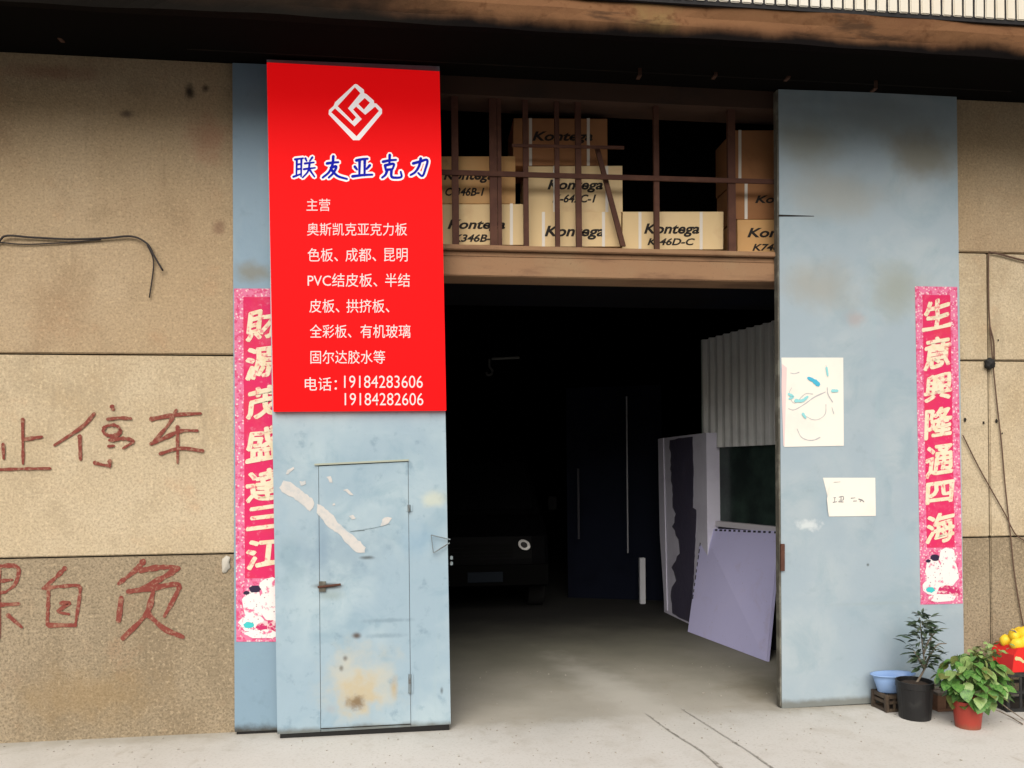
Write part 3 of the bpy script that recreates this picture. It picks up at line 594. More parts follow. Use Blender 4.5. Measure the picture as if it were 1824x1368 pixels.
def carton(x0, y0, x1, y1, yf, tapes, texts, label, mt):
    q = pxquad(((x0 + random.uniform(-1, 1), y0 + random.uniform(-1, 1.2)), (x1 + random.uniform(-1, 1), y0 + random.uniform(-1, 1.2)), (x1, y1), (x0, y1)), yf)
    e = empty('cardboard_box', (q[2] + q[3]) / 2 + Vector((0, .16, 0)), label, 'box', 'cardboard boxes stacked on the loft behind the grille')
    b = NB(); prism(b, q, (0, .34, 0), .005); obj('carton', b, mt, e)
    for tx in tapes:
        b = NB(); prism(b, pxquad(((tx - 2.6, y0 - .5), (tx + 2.6, y0 - .5), (tx + 2.6, y1 + .2), (tx - 2.6, y1 + .2)), yf - .0015), (0, .001, 0)); obj('tape', b, TAPE, e)
    for s, a, c, d, f in texts:
        obj('printing', put_text(s, a, c, d, f, yf - .0012, .03, .28), INK, e)
BY = .16
K = 'Kontega'
carton(742, 363, 934, 436, BY, (911,), ((K, 797, 391, 900, 413), ('K346B-1', 806, 417, 885, 431)), 'box at the left end of the bottom row, one white strap near its right edge', CARDPALE)
carton(941, 378, 1106, 439, BY, (968, 1075), ((K, 970, 402, 1077, 427),), 'bottom row box with two white straps, under the slanting brace', CARDPALE)
carton(1108.5, 378, 1288, 444, BY, (1140, 1249), ((K, 1147, 398, 1246, 422), ('K-46D-C', 1153, 424, 1238, 437)), 'pale bottom row box standing alone with nothing stacked on it', CARDPALE)
carton(1314, 391, 1465, 449, BY, (), ((K, 1331, 406, 1440, 428), ('K746D-C', 1340, 434, 1430, 447)), 'bottom row box cut off by the right door leaf', CARD)
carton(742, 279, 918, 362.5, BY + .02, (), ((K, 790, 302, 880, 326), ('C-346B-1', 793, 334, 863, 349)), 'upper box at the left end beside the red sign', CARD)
carton(938, 296, 1109, 377.5, BY + .02, (988, 1081), ((K, 975, 320, 1074, 343), ('K-642C-1', 984, 346, 1062, 361)), 'box in the middle of the tall stack, crossed by the main grille bar', CARDPALE)
carton(914, 211, 1082, 295, BY + .03, (945, 1048), ((K, 948, 234, 1056, 256),), 'topmost box of the tallest stack, in deep shade', CARDSHADE)
carton(1310, 325, 1465, 390, BY + .02, (1329,), ((K, 1345, 348, 1440, 366),), 'dark middle box of the right stack partly behind the door leaf', CARDSHADE)
carton(1308, 232, 1465, 324, BY + .04, (1318,), (), 'topmost box of the right stack, almost lost in shadow', CARDSHADE)

# ================================================================== INSIDE
# booth standing at a slight angle on the right
pR, pL = atZ(1385, 940, 6.9), atZ(1257, 938, 7.9)
bd = (pL - pR); bd.z = 0; blen = bd.length; bd.normalize(); bn = Vector((bd.y, -bd.x, 0)); bn = bn if bn.dot(CAM - pR) > 0 else -bn
pR = Vector((pR.x, pR.y, 0)); pS = pR - bd * .9                      # starts behind the door leaf
BL = blen + .9
booth = empty('office_booth', pS + bd * BL / 2, 'partitioned booth inside the doorway, ribbed metal above a dark green window', 'booth')
zR, zG, zTop = 1.03, 1.79, 2.86
def bpt(s, z, out=0.): return pS + bd * s + bn * out + Vector((0, 0, z))
def bbox(bm, s0, s1, z0, z1, o0, o1, bev=0.):
    return prism(bm, [bpt(s0, z0, o1), bpt(s1, z0, o1), bpt(s1, z1, o1), bpt(s0, z1, o1)], bn * (o0 - o1), bev)
TIN = M('ribbed_tin', (.70, .72, .73), .35, [dict(s=3, lo=.45, hi=.7, c=(.56, .58, .6), f=.6)], metal=.3)
bm = NB(); pr = []; s = 0.; per = BL / 17
for i in range(17):
    for f, o in ((0, 0), (.56, 0), (.68, .036), (.86, .036)): pr.append((s + f * per, o))
    s += per
pr.append((BL, 0))
lo_ = [bm.verts.new(bpt(a, zG, o)) for a, o in pr]; hi_ = [bm.verts.new(bpt(a, zTop, o)) for a, o in pr]
for i in range(len(pr) - 1): bm.faces.new((lo_[i], lo_[i + 1], hi_[i + 1], hi_[i]))
obj('corrugated_sheet', bm, TIN, booth)
FR = M('booth_frame', (.30, .37, .35), .5)
bm = NB(); bbox(bm, BL - .03, BL, 0, zTop, -.05, .035); obj('corner_post', bm, FR, booth)
bm = NB(); bbox(bm, 0, BL - .03, zR, zR + .05, -.06, .03, .004); obj('sill', bm, M('sill_white', (.55, .54, .60), .5), booth)
bm = NB(); bbox(bm, 0, BL - .03, .0, zR - .002, -.05, -.0, .0); obj('lower_panel', bm, M('booth_lower', (.035, .035, .05), .7), booth)
bm = NB(); bbox(bm, 0, BL - .03, zR + .052, zG + .01, -.03, -.022); obj('window_pane', bm, M('green_glass', (.016, .024, .024), .2, [dict(s=2.2, lo=.4, hi=.7, c=(.035, .06, .052), f=.9)], spec=.4), booth)
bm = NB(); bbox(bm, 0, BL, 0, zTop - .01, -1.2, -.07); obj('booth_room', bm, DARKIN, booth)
# leaning lilac panel
LIL = M('lilac_panel', (.52, .52, .82), .55, [dict(s=2, lo=.45, hi=.7, c=(.57, .56, .85), f=.6), dict(s=40, lo=.64, hi=.72, c=(.36, .33, .48), f=.6), dict(s=5, lo=.55, hi=.75, c=(.46, .43, .64), f=.6, d=8, dist=.5)], bump=(3, .15, .02))
a, b_ = onZ(1365, 1178, .004), onZ(1225, 1125, .004)
p0 = bpt(0, 0, .045)
c, d = onP(1250, 941, p0, bn), onP(1387, 946, p0, bn)
pn = (b_ - a).cross(d - a).normalized(); pn = pn if pn.dot(CAM - a) > 0 else -pn
lp = empty('leaning_panel', (a + b_) / 2, 'large flat lilac board leaning against the booth under its window', 'board')
bm = NB(); prism(bm, [a, b_, c, d], -pn * .03, .002); obj('board', bm, LIL, lp)
bm = NB(); DASH = M('dash_tape', (.025, .025, .04), .7)
def dashes(p, q, n, wd, inward):
    t = (q - p); L_ = t.length; t.normalize()
    for k in range(n):
        s0 = L_ * (k + .15 + random.uniform(0, .1)) / n; s1 = L_ * (k + .78 + random.uniform(-.15, .1)) / n
        sheet(bm, [p + t * s0 + inward * .004 + pn * .002, p + t * s1 + inward * .004 + pn * .002, p + t * s1 + inward * wd + pn * .002, p + t * s0 + inward * wd + pn * .002])
dashes(c, d, 16, .022, (a - d).normalized()); dashes(b_ + (c - b_) * .3, c, 11, .02, (a - b_).normalized())
obj('edge_tape', bm, DASH, lp)
bm = NB(); q = a + (d - a) * .38 + (b_ - a) * .42; bmesh.ops.create_circle(bm, cap_ends=True, segments=8, radius=.012, matrix=Matrix.Translation(q + pn * .0015) @ pn.to_track_quat('Z', 'Y').to_matrix().to_4x4()); obj('hole', bm, HOLE, lp)
# tall stack of wrapped white sheets
WS = M('white_sheet', (.66, .66, .80), .5, [dict(s=3, lo=.5, hi=.7, c=(.55, .54, .68), f=.6)]); FILM = M('dark_film', (.075, .07, .115), .35, [dict(s=4, lo=.5, hi=.7, c=(.09, .08, .12), f=.7)], bump=(7, .5, .02))
A0, B0 = onZ(1183, 1090, 0.), onZ(1262, 1128, 0.)
wd_ = (B0 - A0); wl = wd_.length; wd_.normalize(); wn = Vector((wd_.y, -wd_.x, 0)); wn = wn if wn.dot(CAM - A0) > 0 else -wn
st = empty('wrapped_sheet_stack', (A0 + B0) / 2, 'tall white sheet stack with torn dark film, standing behind the lilac board', 'sheet stack')
def wpt(px, py, o=0.):
    return onP(px, py, A0 + wn * o, wn)
bm = NB(); prism(bm, [wpt(1175, 781), wpt(1258, 771), A0 + (B0 - A0), A0], -wn * .35, .006); obj('sheet_block', bm, WS, st)
film_outline = []
_raw = [(1193, 784), (1233, 777), (1235, 840), (1234, 905), (1240, 908), (1238, 970), (1236, 1020), (1230, 1110), (1196, 1092), (1196, 1046), (1203, 1034), (1197, 1010), (1210, 985), (1208, 960), (1198, 938), (1205, 915), (1199, 904), (1195, 850)]
for i_, (x_, y_) in enumerate(_raw):
    x2, y2 = _raw[(i_ + 1) % len(_raw)]; n_ = max(1, int(math.hypot(x2 - x_, y2 - y_) / 7)); am = 1.6 if 8 <= i_ else .5
    for k_ in range(n_): film_outline.append((x_ + (x2 - x_) * k_ / n_ + random.uniform(-am, am), y_ + (y2 - y_) * k_ / n_ + random.uniform(-1, 1)))
bm = NB(); prism(bm, [wpt(x, y, .004) for x, y in film_outline], -wn * .003); obj('torn_film', bm, FILM, st)
bm = NB(); prism(bm, [wpt(1172, 782, .012), wpt(1181, 780, .012), wpt(1188, 1088, .012), wpt(1184, 1086, .012), wpt(1175, 950, .012)], -wn * .01); obj('front_sheet', bm, WS, st)
# far partition, pipe and short post
pa, pb = atZ(1010, 900, 9.9), atZ(1180, 900, 9.6)
pt = empty('dark_partition', Vector(((pa.x + pb.x) / 2, (pa.y + pb.y) / 2, 0)), 'dark navy partition at the back right of the warehouse', 'partition')
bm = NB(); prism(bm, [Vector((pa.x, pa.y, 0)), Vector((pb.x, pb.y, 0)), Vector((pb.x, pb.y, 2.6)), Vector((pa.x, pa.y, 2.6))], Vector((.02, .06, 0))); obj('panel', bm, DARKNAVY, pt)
PALEM = M('pale_metal', (.30, .31, .35), .5)
q0 = atZ(1118.5, 985, 9.4); q1 = atZ(1116, 706, 9.4); bm = NB(); tube(bm, [q0, q1], .009, 8); obj('edge_trim', bm, PALEM, pt)
q = atZ(1031, 960, 9.6); bm = NB(); tube(bm, [q, q + Vector((0, 0, .85))], .014, 6); obj('edge_trim', bm, M('dim_metal', (.05, .05, .06), .6), pt)
q = onZ(1146, 1076); q2 = Vector((q.x, q.y, atZ(1143, 994, (q - CAM).dot(_fwd)).z)); bm = NB(); box(bm, q.x - .035, q.x + .03, q.y, q.y + .06, 0, q2.z, .006)
tag(obj('short_post', bm, M('post_white', (.62, .64, .70), .5)), 'short white post on the floor left of the wrapped sheets', 'post')
# ceiling tube and hook
q0, q1 = atZ(876, 639, 8.5), atZ(925, 637, 8.6); bm = NB(); tube(bm, [q0, q1], .014, 8); 
lt = empty('tube_lamp', (q0 + q1) / 2, 'unlit fluorescent tube hanging in the dark interior, upper left', 'lamp'); obj('tube', bm, M('tube_glass', (.14, .14, .13), .5), lt)
bm = NB(); tube(bm, [q0 + (q1 - q0) * .1, q0 + (q1 - q0) * .1 + Vector((0, 0, 5 - q0.z))], .003, 5); tube(bm, [q0 + (q1 - q0) * .9, q0 + (q1 - q0) * .9 + Vector((0, 0, 5 - q0.z))], .003, 5); obj('suspension_wire', bm, STEELDK, lt)
q = atZ(872, 668, 8.4); hk = empty('hanging_hook', q, 'small pale hook hanging on a wire below the dark ceiling', 'hook')
bm = NB(); tube(bm, [q + Vector((0, 0, .17)), q + Vector((0, 0, 5 - q.z))], .003, 5); obj('wire', bm, STEELDK, hk)
bm = NB(); tube(bm, smoothline([q + Vector(v) for v in ((0, 0, .17), (0, 0, .09), (.03, 0, .05), (.02, 0, .01), (-.02, 0, .0), (-.035, 0, .03))]), .012, 7); obj('hook', bm, M('hook_metal', (.07, .07, .07), .6), hk)

# parked van in the dark
vc = atZ(858, 1000, 8.75); vc.z = 0
van = empty('parked_van', vc, 'black van parked nose out in the dark warehouse, one round headlight gleaming', 'van')
vf = (CAM - vc); vf.z = 0; vf.normalize(); vf = (vf * .35 + Vector((0, -1, 0)) * .65).normalized(); vr = Vector((-vf.y, vf.x, 0))
if vr.x < 0: vr = -vr
def vp(x, y, z): return vc + vr * x - vf * y + Vector((0, 0, z))     # x right, y back, z up
CARP = M('black_paint', (.002, .002, .0025), .6, spec=.06); CHR = M('lamp_chrome', (.85, .85, .84), .3); LENS = M('lamp_lens', (.05, .05, .05), .1)
prof = [(0, .30), (-.06, .36), (-.06, .62), (.0, .86), (.35, 1.05), (.42, 1.08), (.95, 1.72), (1.15, 1.84), (3.4, 1.86), (3.6, 1.7), (3.65, .9), (3.6, .3)]
bm = NB(); secs = []
for xx in (-.74, -.70, -.55, 0, .55, .70, .74):
    k = abs(xx); rows_ = []
    for (yy, z_) in prof:
        tum = max(0, z_ - 1.05) * .16
        rows_.append(bm.verts.new(vp(xx - math.copysign(tum, xx) * (k > .6), yy + (.05 if k > .6 else 0) + (.04 if k > .72 else 0), z_ - (.03 if k > .72 and z_ > 1 else 0))))
    secs.append(rows_)
n_ = len(prof)
for i in range(len(secs) - 1):
    for j in range(n_): bm.faces.new((secs[i][j], secs[i + 1][j], secs[i + 1][(j + 1) % n_], secs[i][(j + 1) % n_]))
bm.faces.new(secs[0]); bm.faces.new(secs[-1][::-1])
body = obj('body', bm, CARP, van)
bm = NB(); prism(bm, [vp(-.62, .45, 1.13), vp(.62, .45, 1.13), vp(.56, .90, 1.675), vp(-.56, .90, 1.675)], (vf * .012 + Vector((0, 0, .01)))); obj('windscreen', bm, M('windscreen_glass', (.004, .0045, .005), .15, spec=.2), van)
for sx in (-1, 1):
    bm = NB(); mtx = Matrix.Translation(vp(sx * .46, -.055, .77)) @ (vf + vr * sx * .2).to_track_quat('Z', 'Y').to_matrix().to_4x4() @ Matrix.Rotation(-.5 * sx, 4, 'Z') @ Matrix.Diagonal((1.15, .85, 1, 1))
    for r0, r1, h0, h1 in ((.035, .06, .01, .03), (.06, .065, .03, .02)):
        A_ = [bm.verts.new(mtx @ Vector((r0 * math.cos(t * .3927), r0 * math.sin(t * .3927), h0))) for t in range(16)]; B_ = [bm.verts.new(mtx @ Vector((r1 * math.cos(t * .3927), r1 * math.sin(t * .3927), h1))) for t in range(16)]
        for t in range(16): bm.faces.new((A_[t], A_[(t + 1) % 16], B_[(t + 1) % 16], B_[t]))
    hl = obj('headlight', bm, CHR, van)
    bm = NB(); bm.faces.new([bm.verts.new(mtx @ Vector((.036 * math.cos(t * .3927), .036 * math.sin(t * .3927), .012))) for t in range(16)]); obj('lamp_lens', bm, LENS, hl)
    bm = NB(); tube(bm, [vp(sx * .74, .62, .29), vp(sx * .56, .62, .29)], .29, 20); w_ = obj('wheel', bm, M('tyre', (.01, .01, .01), .9), van)
    bm = NB(); tube(bm, [vp(sx * .75, .62, .29), vp(sx * .73, .62, .29)], .17, 16); obj('rim', bm, M('rim', (.12, .12, .12), .4), w_)
    bm = NB(); box(bm, 0, .10, 0, .05, 0, .16, .01); bmesh.ops.translate(bm, verts=bm.verts, vec=vp(sx * .86, .5, 1.12) - Vector((.05, .02, .0))); obj('mirror', bm, CARP, van)
bm = NB(); prism(bm, [vp(-.72, -.07, .34), vp(.72, -.07, .34), vp(.72, -.07, .56), vp(-.72, -.07, .56)], vf * .05, .02); obj('bumper', bm, M('bumper_plastic', (.0015, .0015, .0015), .7, spec=.05), van)
bm = NB(); prism(bm, [vp(-.16, -.125, .38), vp(.22, -.125, .38), vp(.22, -.125, .49), vp(-.16, -.125, .49)], vf * .01, .003); obj('licence_plate', bm, M('plate_blue', (.007, .011, .017), .6, spec=.1), van)
bm = NB()
for k in range(4): prism(bm, [vp(-.34, -.055 + .01 * k, .64 + .04 * k), vp(.34, -.055 + .01 * k, .64 + .04 * k), vp(.34, -.05 + .01 * k, .66 + .04 * k), vp(-.34, -.05 + .01 * k, .66 + .04 * k)], vf * .012)
obj('grille', bm, M('van_grille', (.002, .002, .002), .6, spec=.05), van)
bm = NB()
for x_ in (-.2, .28): prism(bm, [vp(x_, .47, 1.14), vp(x_ + .12, .47, 1.14), vp(x_ + .12, .55, 1.24), vp(x_, .55, 1.24)], vf * .01)
obj('windscreen_sticker', bm, M('sticker', (.05, .055, .06), .6), van)

# ================================================================== WALL CABLES
CAB = M('black_cable', (.025, .02, .02), .6); CABR = M('brown_cable', (.11, .065, .045), .7)
def cable(name, runs, r, mt, label):
    b = NB()
    for pts, rr in runs: tube(b, smoothline([onY(x, y, o) for x, y, o in pts], 6), rr, 6)
    return tag(obj(name, b, mt, smooth=True), label, 'cable')
cable('wall_cable', [([(-60, 470, -.02), (-5, 432, -.02), (12, 420, -.025), (60, 423, -.018), (130, 426, -.018), (190, 424, -.018), (235, 421, -.022), (262, 434, -.03), (274, 455, -.035), (290, 482, -.03)], .0062), ([(262, 436, -.03), (272, 458, -.02), (273, 480, -.015), (266, 530, -.015)], .004), ([(-5, 431, -.015), (40, 435, -.012), (100, 433, -.012), (180, 427, -.015)], .004)], .006, CAB, 'black cable sagging across the left wall with a loose drooping end')
cable('wall_cable', [([(1762, 449, -.02), (1782, 453, -.018), (1824, 464, -.018), (1900, 480, -.018)], .0062), ([(1761, 450, -.014), (1760.5, 520, -.014), (1763, 575, -.014), (1768, 640, -.02), (1776, 720, -.014), (1784, 790, -.014), (1790, 860, -.014), (1800, 955, -.014), (1808, 1030, -.014), (1822, 1110, -.014), (1835, 1160, -.014)], .0042), ([(1763, 580, -.018), (1770, 610, -.018), (1771, 640, -.018)], .005)], .005, CABR, 'brown cable running down the right wall past a black knot')
cable('wall_cable', [([(1715, 775, -.016), (1745, 835, -.014), (1790, 915, -.014), (1802, 940, -.014), (1815, 957, -.014), (1850, 975, -.014)], .004)], .004, CABR, 'thin brown cable slanting from the right couplet down to the frame edge')
bm = NB(); bmesh.ops.create_icosphere(bm, subdivisions=3, radius=1); q = onY(1763, 648, -.02)
for v in bm.verts:
    n = v.co.copy(); s = 1 + .18 * math.sin(5 * n.x + 2) * math.cos(6 * n.z); v.co = q + Vector((n.x * .036 * s, n.y * .028 * s, n.z * .038 * s))
tag(obj('cable_knot', bm, M('black_tape', (.012, .012, .012), .7), smooth=True), 'black taped cable knot on the right wall joint', 'cable knot')
b = NB(); tube(b, smoothline([onY(1775, 132, -.08), onY(1795, 122, -.10), onY(1812, 112, -.12), onY(1850, 95, -.12)]), .016, 8)
tag(obj('wall_pipe', b, STEELDK, smooth=True), 'short dark pipe under the canopy at the upper right corner', 'pipe')

# ================================================================== THINGS ON THE GROUND
BLACKPL = M('black_plastic', (.012, .012, .013), .45, [dict(s=14, lo=.55, hi=.7, c=(.03, .03, .03), f=.6)]); SOIL = M('soil', (.03, .02, .014), .95, bump=(60, .8, .01))
TERRA = M('red_plastic', (.34, .045, .03), .45, [dict(s=4, lo=.45, hi=.7, c=(.28, .04, .028), f=.6), dict(axis='Z', lo=.04, hi=.0, na=.04, ns=20, c=(.22, .10, .06), f=.7)])
def pot(e, c, r0, r1, h, mt, nm):
    b = NB(); lathe(b, c, [(r0, 0), (r0 * 1.01, .004), (r1 * .965, h * .82), (r1 * .97, h * .83), (r1, h * .84), (r1, h), (r1 * .93, h), (r1 * .91, h * .9), (0.0001, h * .88)], 32); obj(nm, b, mt, e, smooth=False)
    b = NB(); lathe(b, c + Vector((0, 0, h * .9)), [(r1 * .92, 0), (r1 * .5, .012), (.0001, .016)], 20); obj('soil', b, SOIL, e, smooth=True)
def leafmesh(name, pts_w, curl, mt, fold=.25):
    """pts_w: (t, half width) along the midrib"""
    b = NB(); rows_ = []
    for t, hw in pts_w:
        z_ = -curl * t * t; rows_.append((b.verts.new((-hw, t, z_ + hw * fold)), b.verts.new((0, t, z_)), b.verts.new((hw, t, z_ + hw * fold))))
    for i in range(len(rows_) - 1):
        for k in (0, 1): b.faces.new((rows_[i][k], rows_[i][k + 1], rows_[i + 1][k + 1], rows_[i + 1][k]))
    me = bpy.data.meshes.new(name); b.to_mesh(me); b.free(); me.materials.append(mt)
    for f in me.polygons: f.use_smooth = True
    return me
def leaf(e, me, pos, direction, size, roll):
    o = bpy.data.objects.new('leaf', me); COL.objects.link(o); o.parent = e
    d = direction.normalized(); q = d.to_track_quat('Y', 'Z')
    o.matrix_local = Matrix.Translation(pos - ORG[e.name]) @ q.to_matrix().to_4x4() @ Matrix.Rotation(roll, 4, 'Y') @ Matrix.Diagonal((size, size, size, 1))
def LEAFM(n, a, b, c): return M(n, a, .45, [dict(s=9, lo=.42, hi=.62, c=b, f=.9, d=2), dict(s=4, lo=.52, hi=.7, c=c, f=.8, d=2)], coords='obj', spec=.4)
DKL = LEAFM('dark_leaf', (.022, .045, .022), (.05, .085, .042), (.012, .022, .016)); DKL2 = LEAFM('grey_leaf', (.06, .09, .055), (.10, .13, .085), (.03, .05, .03))
GRL = LEAFM('green_leaf', (.07, .19, .04), (.13, .27, .06), (.035, .10, .026)); GRL2 = LEAFM('pale_leaf', (.19, .30, .09), (.25, .35, .13), (.09, .17, .05)); OLL = LEAFM('olive_leaf', (.10, .13, .03), (.15, .17, .05), (.06, .08, .02))
BARK = M('bark', (.16, .13, .10), .9, [dict(s=30, lo=.45, hi=.6, c=(.26, .23, .19), f=.8)]); GST = M('green_stem', (.07, .11, .03), .7)
narrow = [(0, .006), (.25, .13), (.5, .17), (.75, .12), (1, .006)]
L1 = leafmesh('narrow_leaf', narrow, .25, DKL); L2 = leafmesh('narrow_leaf', narrow, .1, DKL2)
rnd = [(0, .02), (.12, .3), (.35, .46), (.6, .42), (.82, .24), (1, .01)]
B1 = leafmesh('broad_leaf', rnd, .35, GRL, .18); B2 = leafmesh('broad_leaf', rnd, .5, GRL2, .1); B3 = leafmesh('broad_leaf', rnd, .25, OLL, .2)
# shrub in black pot
pc = onZ(1646, 1286); pc.y += .092
shr = empty('potted_shrub', pc, 'thin dark green shrub in a black plastic pot in front of the right door', 'potted plant')
pot(shr, pc, .092, .112, .235, BLACKPL, 'pot')
def sp(px, py, dy=0.): return onY(px, py, pc.y + dy)
stems = [[pc + Vector((.0, 0, .2)), sp(1646, 1190), sp(1643, 1150), sp(1638, 1100)], [pc + Vector((.012, .01, .2)), sp(1650, 1185, .03), sp(1656, 1160, .04), sp(1660, 1120, .05)], [sp(1646, 1192), sp(1636, 1172, -.03), sp(1628, 1160, -.04)], [sp(1645, 1165), sp(1655, 1140, -.04), sp(1668, 1125, -.05)], [sp(1650, 1180, .03), sp(1668, 1150, .02), sp(1686, 1146, .01)]]
for s in stems:
    b = NB(); tube(b, smoothline(s, 4), .007, 6, taper=.4); obj('stem', b, BARK, shr)
rs = random.Random(3)
for i in range(225):
    t = rs.random() ** .85; py = 1085 + t * 108
    half = 9 + 21 * math.sin(min(1, t * 1.25) * math.pi * .62) - max(0, t - .8) * 70
    cx = 1640 + 10 * t
    ang = rs.uniform(0, 2 * math.pi); rr = abs(rs.gauss(.45, .28)); hx = half / 285 * min(rr, 1)
    base_ = sp(cx, py) + Vector((math.cos(ang) * hx, math.sin(ang) * hx * .9, 0))
    d = Vector((math.cos(ang) + rs.uniform(-.4, .4), math.sin(ang) + rs.uniform(-.4, .4), rs.uniform(-.35, .65)))
    leaf(shr, L1 if rs.random() < .68 else L2, base_, d, rs.uniform(.045, .08), rs.uniform(-.7, .7))
# leafy plant in red pot
qc = onZ(1740, 1302); qc.y += .078
lpnt = empty('potted_plant', qc, 'bushy bright green broad leaved plant in a red plastic pot', 'potted plant')
pot(lpnt, qc, .07, .086, .165, TERRA, 'pot')
def sq(px, py, dy=0.): return onY(px, py, qc.y + dy)
rs = random.Random(11)
for k in range(9):
    tx, ty, dy = rs.uniform(1690, 1785), rs.uniform(1165, 1215), rs.uniform(-.12, .12)
    b = NB(); p0_ = qc + Vector((rs.uniform(-.03, .03), rs.uniform(-.03, .03), .14)); p2 = sq(tx, ty, dy); mid = p0_.lerp(p2, .5) + Vector((0, 0, .04)); tube(b, smoothline([p0_, mid, p2], 5), .0045, 5, taper=.5); obj('stem', b, GST, lpnt)
cen = sq(1737, 1212)
for i in range(225):
    u = rs.uniform(-1, 1); ph = rs.uniform(0, 2 * math.pi); rr = rs.uniform(.5, 1) ** .6
    n = Vector((math.sqrt(1 - u * u) * math.cos(ph), math.sqrt(1 - u * u) * math.sin(ph), u))
    p = cen + Vector((n.x * .195 * rr, n.y * .16 * rr, n.z * .17 * rr + (.01 if n.x < 0 else .015)))
    if n.z < -.55 and abs(n.x) < .3 and rs.random() < .6: continue
    d = Vector((n.x + rs.uniform(-.5, .5), n.y + rs.uniform(-.5, .5) - .15, rs.uniform(-.95, .1)))
    me = B1 if rs.random() < .62 else (B2 if rs.random() < .75 else B3)
    leaf(lpnt, me, p, d, rs.uniform(.048, .082), rs.uniform(-.5, .5))
for i in range(75):                                       # finer olive growth at the top right
    p = sq(rs.gauss(1757, 18), rs.gauss(1166, 9), rs.uniform(-.05, .12)); d = Vector((rs.uniform(-1, 1), rs.uniform(-1, .6), rs.uniform(-.2, 1)))
    leaf(lpnt, B3 if rs.random() < .6 else B2, p, d, rs.uniform(.022, .042), rs.uniform(-.8, .8))
# crates
CRATE = M('crate_black', (.018, .019, .02), .5, [dict(s=10, lo=.5, hi=.7, c=(.06, .055, .045), f=.7)])
def crate(c, w, d, h, rz, label, mt=CRATE):
    e = empty('plastic_crate', c, label, 'crate'); R_ = Matrix.Translation(c) @ Matrix.Rotation(rz, 4, 'Z')
    def piece(nm, x0, x1, y0, y1, z0, z1, bev=.003):
        b = NB(); box(b, x0, x1, y0, y1, z0, z1, bev); bmesh.ops.transform(b, matrix=R_, verts=b.verts); obj(nm, b, mt, e)
    for sx in (-1, 1):
        for sy in (-1, 1): x, y = sx * (w / 2 - .012), sy * (d / 2 - .012); piece('corner_post', x - .012, x + .012, y - .012, y + .012, 0, h)
    for z0, z1 in ((.0, .022), (h * .45, h * .45 + .022), (h - .03, h)):
        for sy in (-1, 1): y = sy * (d / 2 - .01); piece('rail', -w / 2 + .025, w / 2 - .025, y - .006, y + .006, z0, z1)
        for sx in (-1, 1): x = sx * (w / 2 - .01); piece('rail', x - .006, x + .006, -d / 2 + .025, d / 2 - .025, z0, z1)
    for sy in (-1, 1):
        for k in range(-1, 2): y = sy * (d / 2 - .01); piece('slat', k * w / 4 - .01, k * w / 4 + .01, y - .004, y + .004, .022, h - .03)
    piece('base', -w / 2 + .02, w / 2 - .02, -d / 2 + .02, d / 2 - .02, .004, .014)
    return e
c1 = onZ(1612, 1270); c1.y = -.165; c1.x += .01
crate(c1, .27, .16, .115, .06, 'low dark crate under the blue basin, behind the black pot', M('crate_brown', (.055, .04, .03), .6, [dict(s=12, lo=.45, hi=.65, c=(.12, .09, .06), f=.7)]))
BASIN = M('blue_plastic', (.24, .38, .66), .35, [dict(s=5, lo=.45, hi=.7, c=(.30, .44, .70), f=.6)])
bc = c1 + Vector((-.03, -.008, .1155)); bm = NB(); lathe(bm, bc, [(.105, 0), (.112, .003), (.142, .085), (.152, .108), (.168, .112), (.168, .117), (.148, .115), (.137, .085), (.107, .010), (.0001, .008)], 36, .92, .5)
tag(obj('plastic_basin', bm, BASIN, smooth=True), 'light blue round plastic basin sitting on the low crate', 'basin')
# low wooden stand between the pots
c2 = onZ(1722, 1266); WOOD = M('grey_wood', (.17, .14, .115), .85, [dict(s=6, lo=.45, hi=.65, c=(.10, .08, .065), f=.8, stretch=(.3, 2, 2))]); WOODR = M('red_wood', (.22, .12, .075), .85, [dict(s=6, lo=.45, hi=.65, c=(.14, .075, .05), f=.8, stretch=(.3, 2, 2))])
pal = empty('wooden_pallet', c2 + Vector((0, .1, 0)), 'low weathered wooden pallet on the ground between the two pots', 'pallet')
for y in (0, .095, .19):
    b = NB(); box(b, c2.x - .2, c2.x + .16, c2.y + y, c2.y + y + .07, .105, .122, .002); obj('top_plank', b, WOOD, pal)
    b = NB(); box(b, c2.x - .2, c2.x + .16, c2.y + y, c2.y + y + .07, .0, .018, .002); obj('bottom_plank', b, WOODR, pal)
    for x in (-.2, -.05, .1):
        b = NB(); box(b, c2.x + x, c2.x + x + .06, c2.y + y + .004, c2.y + y + .066, .019, .104, .002); obj('block', b, WOODR, pal)
# right-hand crate with the red container
c3 = onZ(1850, 1268); c3.y += .14
crate(c3, .40, .28, .255, -.08, 'tall black crate at the right edge carrying the red container')
REDC = M('red_container', (.62, .02, .018), .4, [dict(s=6, lo=.6, hi=.7, c=(.50, .02, .02), f=.7)])
rc = c3 + Vector((-.012, -.02, .2555)); rb = empty('red_container', rc, 'bright red tub heaped with yellow, on the black crate at the right edge', 'tub')
bm = NB(); prism(bm, [rc + Vector(v) for v in ((-.155, -.1, 0), (.155, -.1, 0), (.15, -.1, .175), (-.11, -.1, .155), (-.14, -.1, .11))], (0, .2, 0), .006); obj('tub', bm, REDC, rb)
bm = NB(); ribbon(bm, [(-.125, .09), (-.10, .085), (-.075, .065)], .028, lambda x, z: rc + Vector((x, -.1015, z)), (1, .6), .2); obj('pale_mark', bm, M('cream_print', (.55, .50, .25), .6), rb)
YEL = M('yellow_fruit', (.74, .50, .02), .45, [dict(s=14, lo=.45, hi=.65, c=(.76, .52, .06), f=.8)], coords='obj')
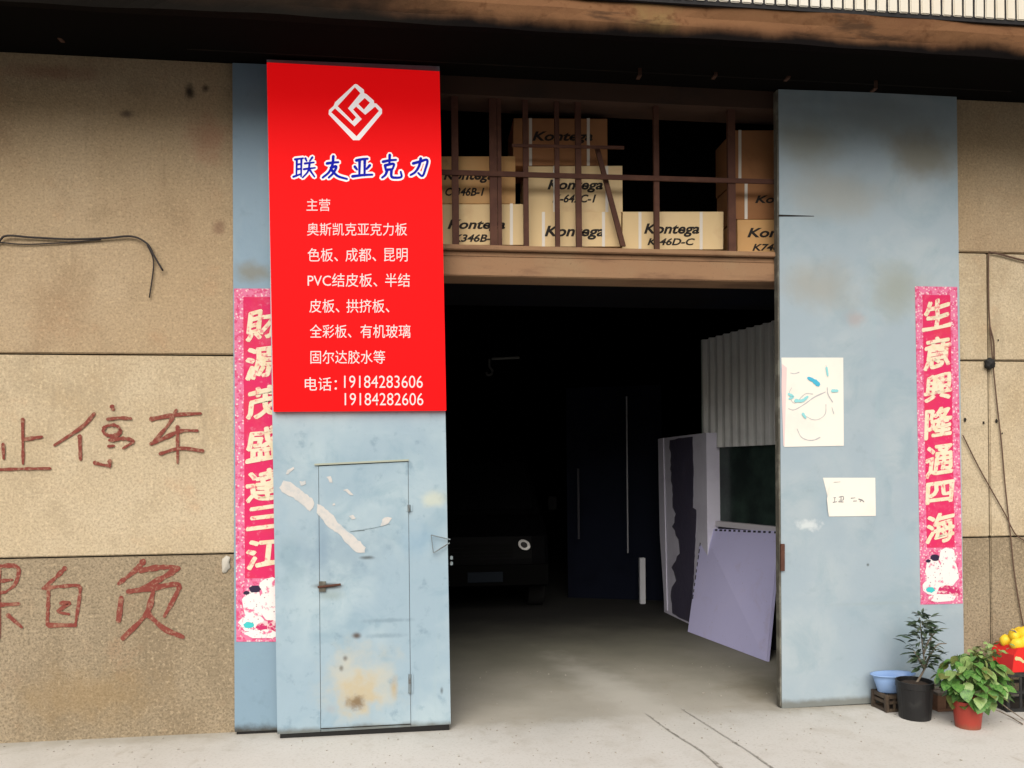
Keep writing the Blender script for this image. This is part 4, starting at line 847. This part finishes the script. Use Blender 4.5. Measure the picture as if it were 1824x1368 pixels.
me = bpy.data.meshes.new('yellow_fruit'); b = NB(); bmesh.ops.create_icosphere(b, subdivisions=2, radius=1)
for v in b.verts: v.co *= 1 + .08 * math.sin(v.co.x * 5 + v.co.z * 4)
b.to_mesh(me); b.free(); me.materials.append(YEL)
for f in me.polygons: f.use_smooth = True
for x, y, z_, s in ((-.08, -.06, .20, .04), (-.03, -.07, .215, .042), (.03, -.06, .22, .04), (.09, -.06, .21, .04), (-.055, -.0, .24, .04), (.0, -.01, .255, .042), (.06, .0, .25, .04), (-.09, .03, .205, .036), (.02, .05, .24, .04), (.1, .04, .21, .04)):
    o = bpy.data.objects.new('yellow_piece', me); COL.objects.link(o); o.parent = rb; o.location = rc + Vector((x, y, z_ - .032)) - ORG[rb.name]; o.scale = (s * 1.25, s * 1.2, s * .9); o.rotation_euler = (rs.random() * 3, rs.random() * 3, 0)
b = NB(); tube(b, [rc + Vector((-.05, -.02, .225)), rc + Vector((-.08, -.03, .255)), rc + Vector((-.105, -.03, .257))], .006, 6, taper=.6); obj('stalk', b, BARK, rb)
# dry twigs and leaves of trailing plant beside the crate
for pts, lab in (([(1752, 1262, .01), (1772, 1264, .05), (1795, 1274, .02), (1822, 1290, .008)], 'dry twig lying on the ground between red pot and black crate'), ([(1772, 1240, .12), (1790, 1258, .06), (1824, 1282, .01)], 'thin twig leaning from the black crate to the ground')):
    b = NB(); tube(b, smoothline([onZ(x, y, z_) for x, y, z_ in pts], 5), .004, 5); tag(obj('dry_twig', b, BARK), lab, 'twig')

# grit scattered over the yard
bm = NB(); rg = random.Random(5)
for i in range(420):
    x, y = rg.uniform(-2.6, 4.6), -abs(rg.gauss(0, .55)) - .01
    if rg.random() < .25: x, y = rg.uniform(.3, 2.5), rg.uniform(-.8, 1.2)
    r_ = rg.uniform(.002, .007) * (1.3 if rg.random() < .1 else 1)
    M4 = Matrix.Translation((x, y, r_ * .5)) @ Matrix.Rotation(rg.uniform(0, 6), 4, 'Z') @ Matrix.Diagonal((r_, r_ * rg.uniform(.5, 1), r_ * rg.uniform(.4, .8), 1))
    bmesh.ops.create_icosphere(bm, subdivisions=1, radius=1, matrix=M4)
g_ = obj('grit', bm, M('grit_stone', (.38, .36, .32), .9, [dict(s=40, lo=.45, hi=.65, c=(.22, .20, .16), f=.9)]), kind='stuff'); g_['label'] = 'small stones and grit scattered over the concrete yard'; g_['category'] = 'grit'
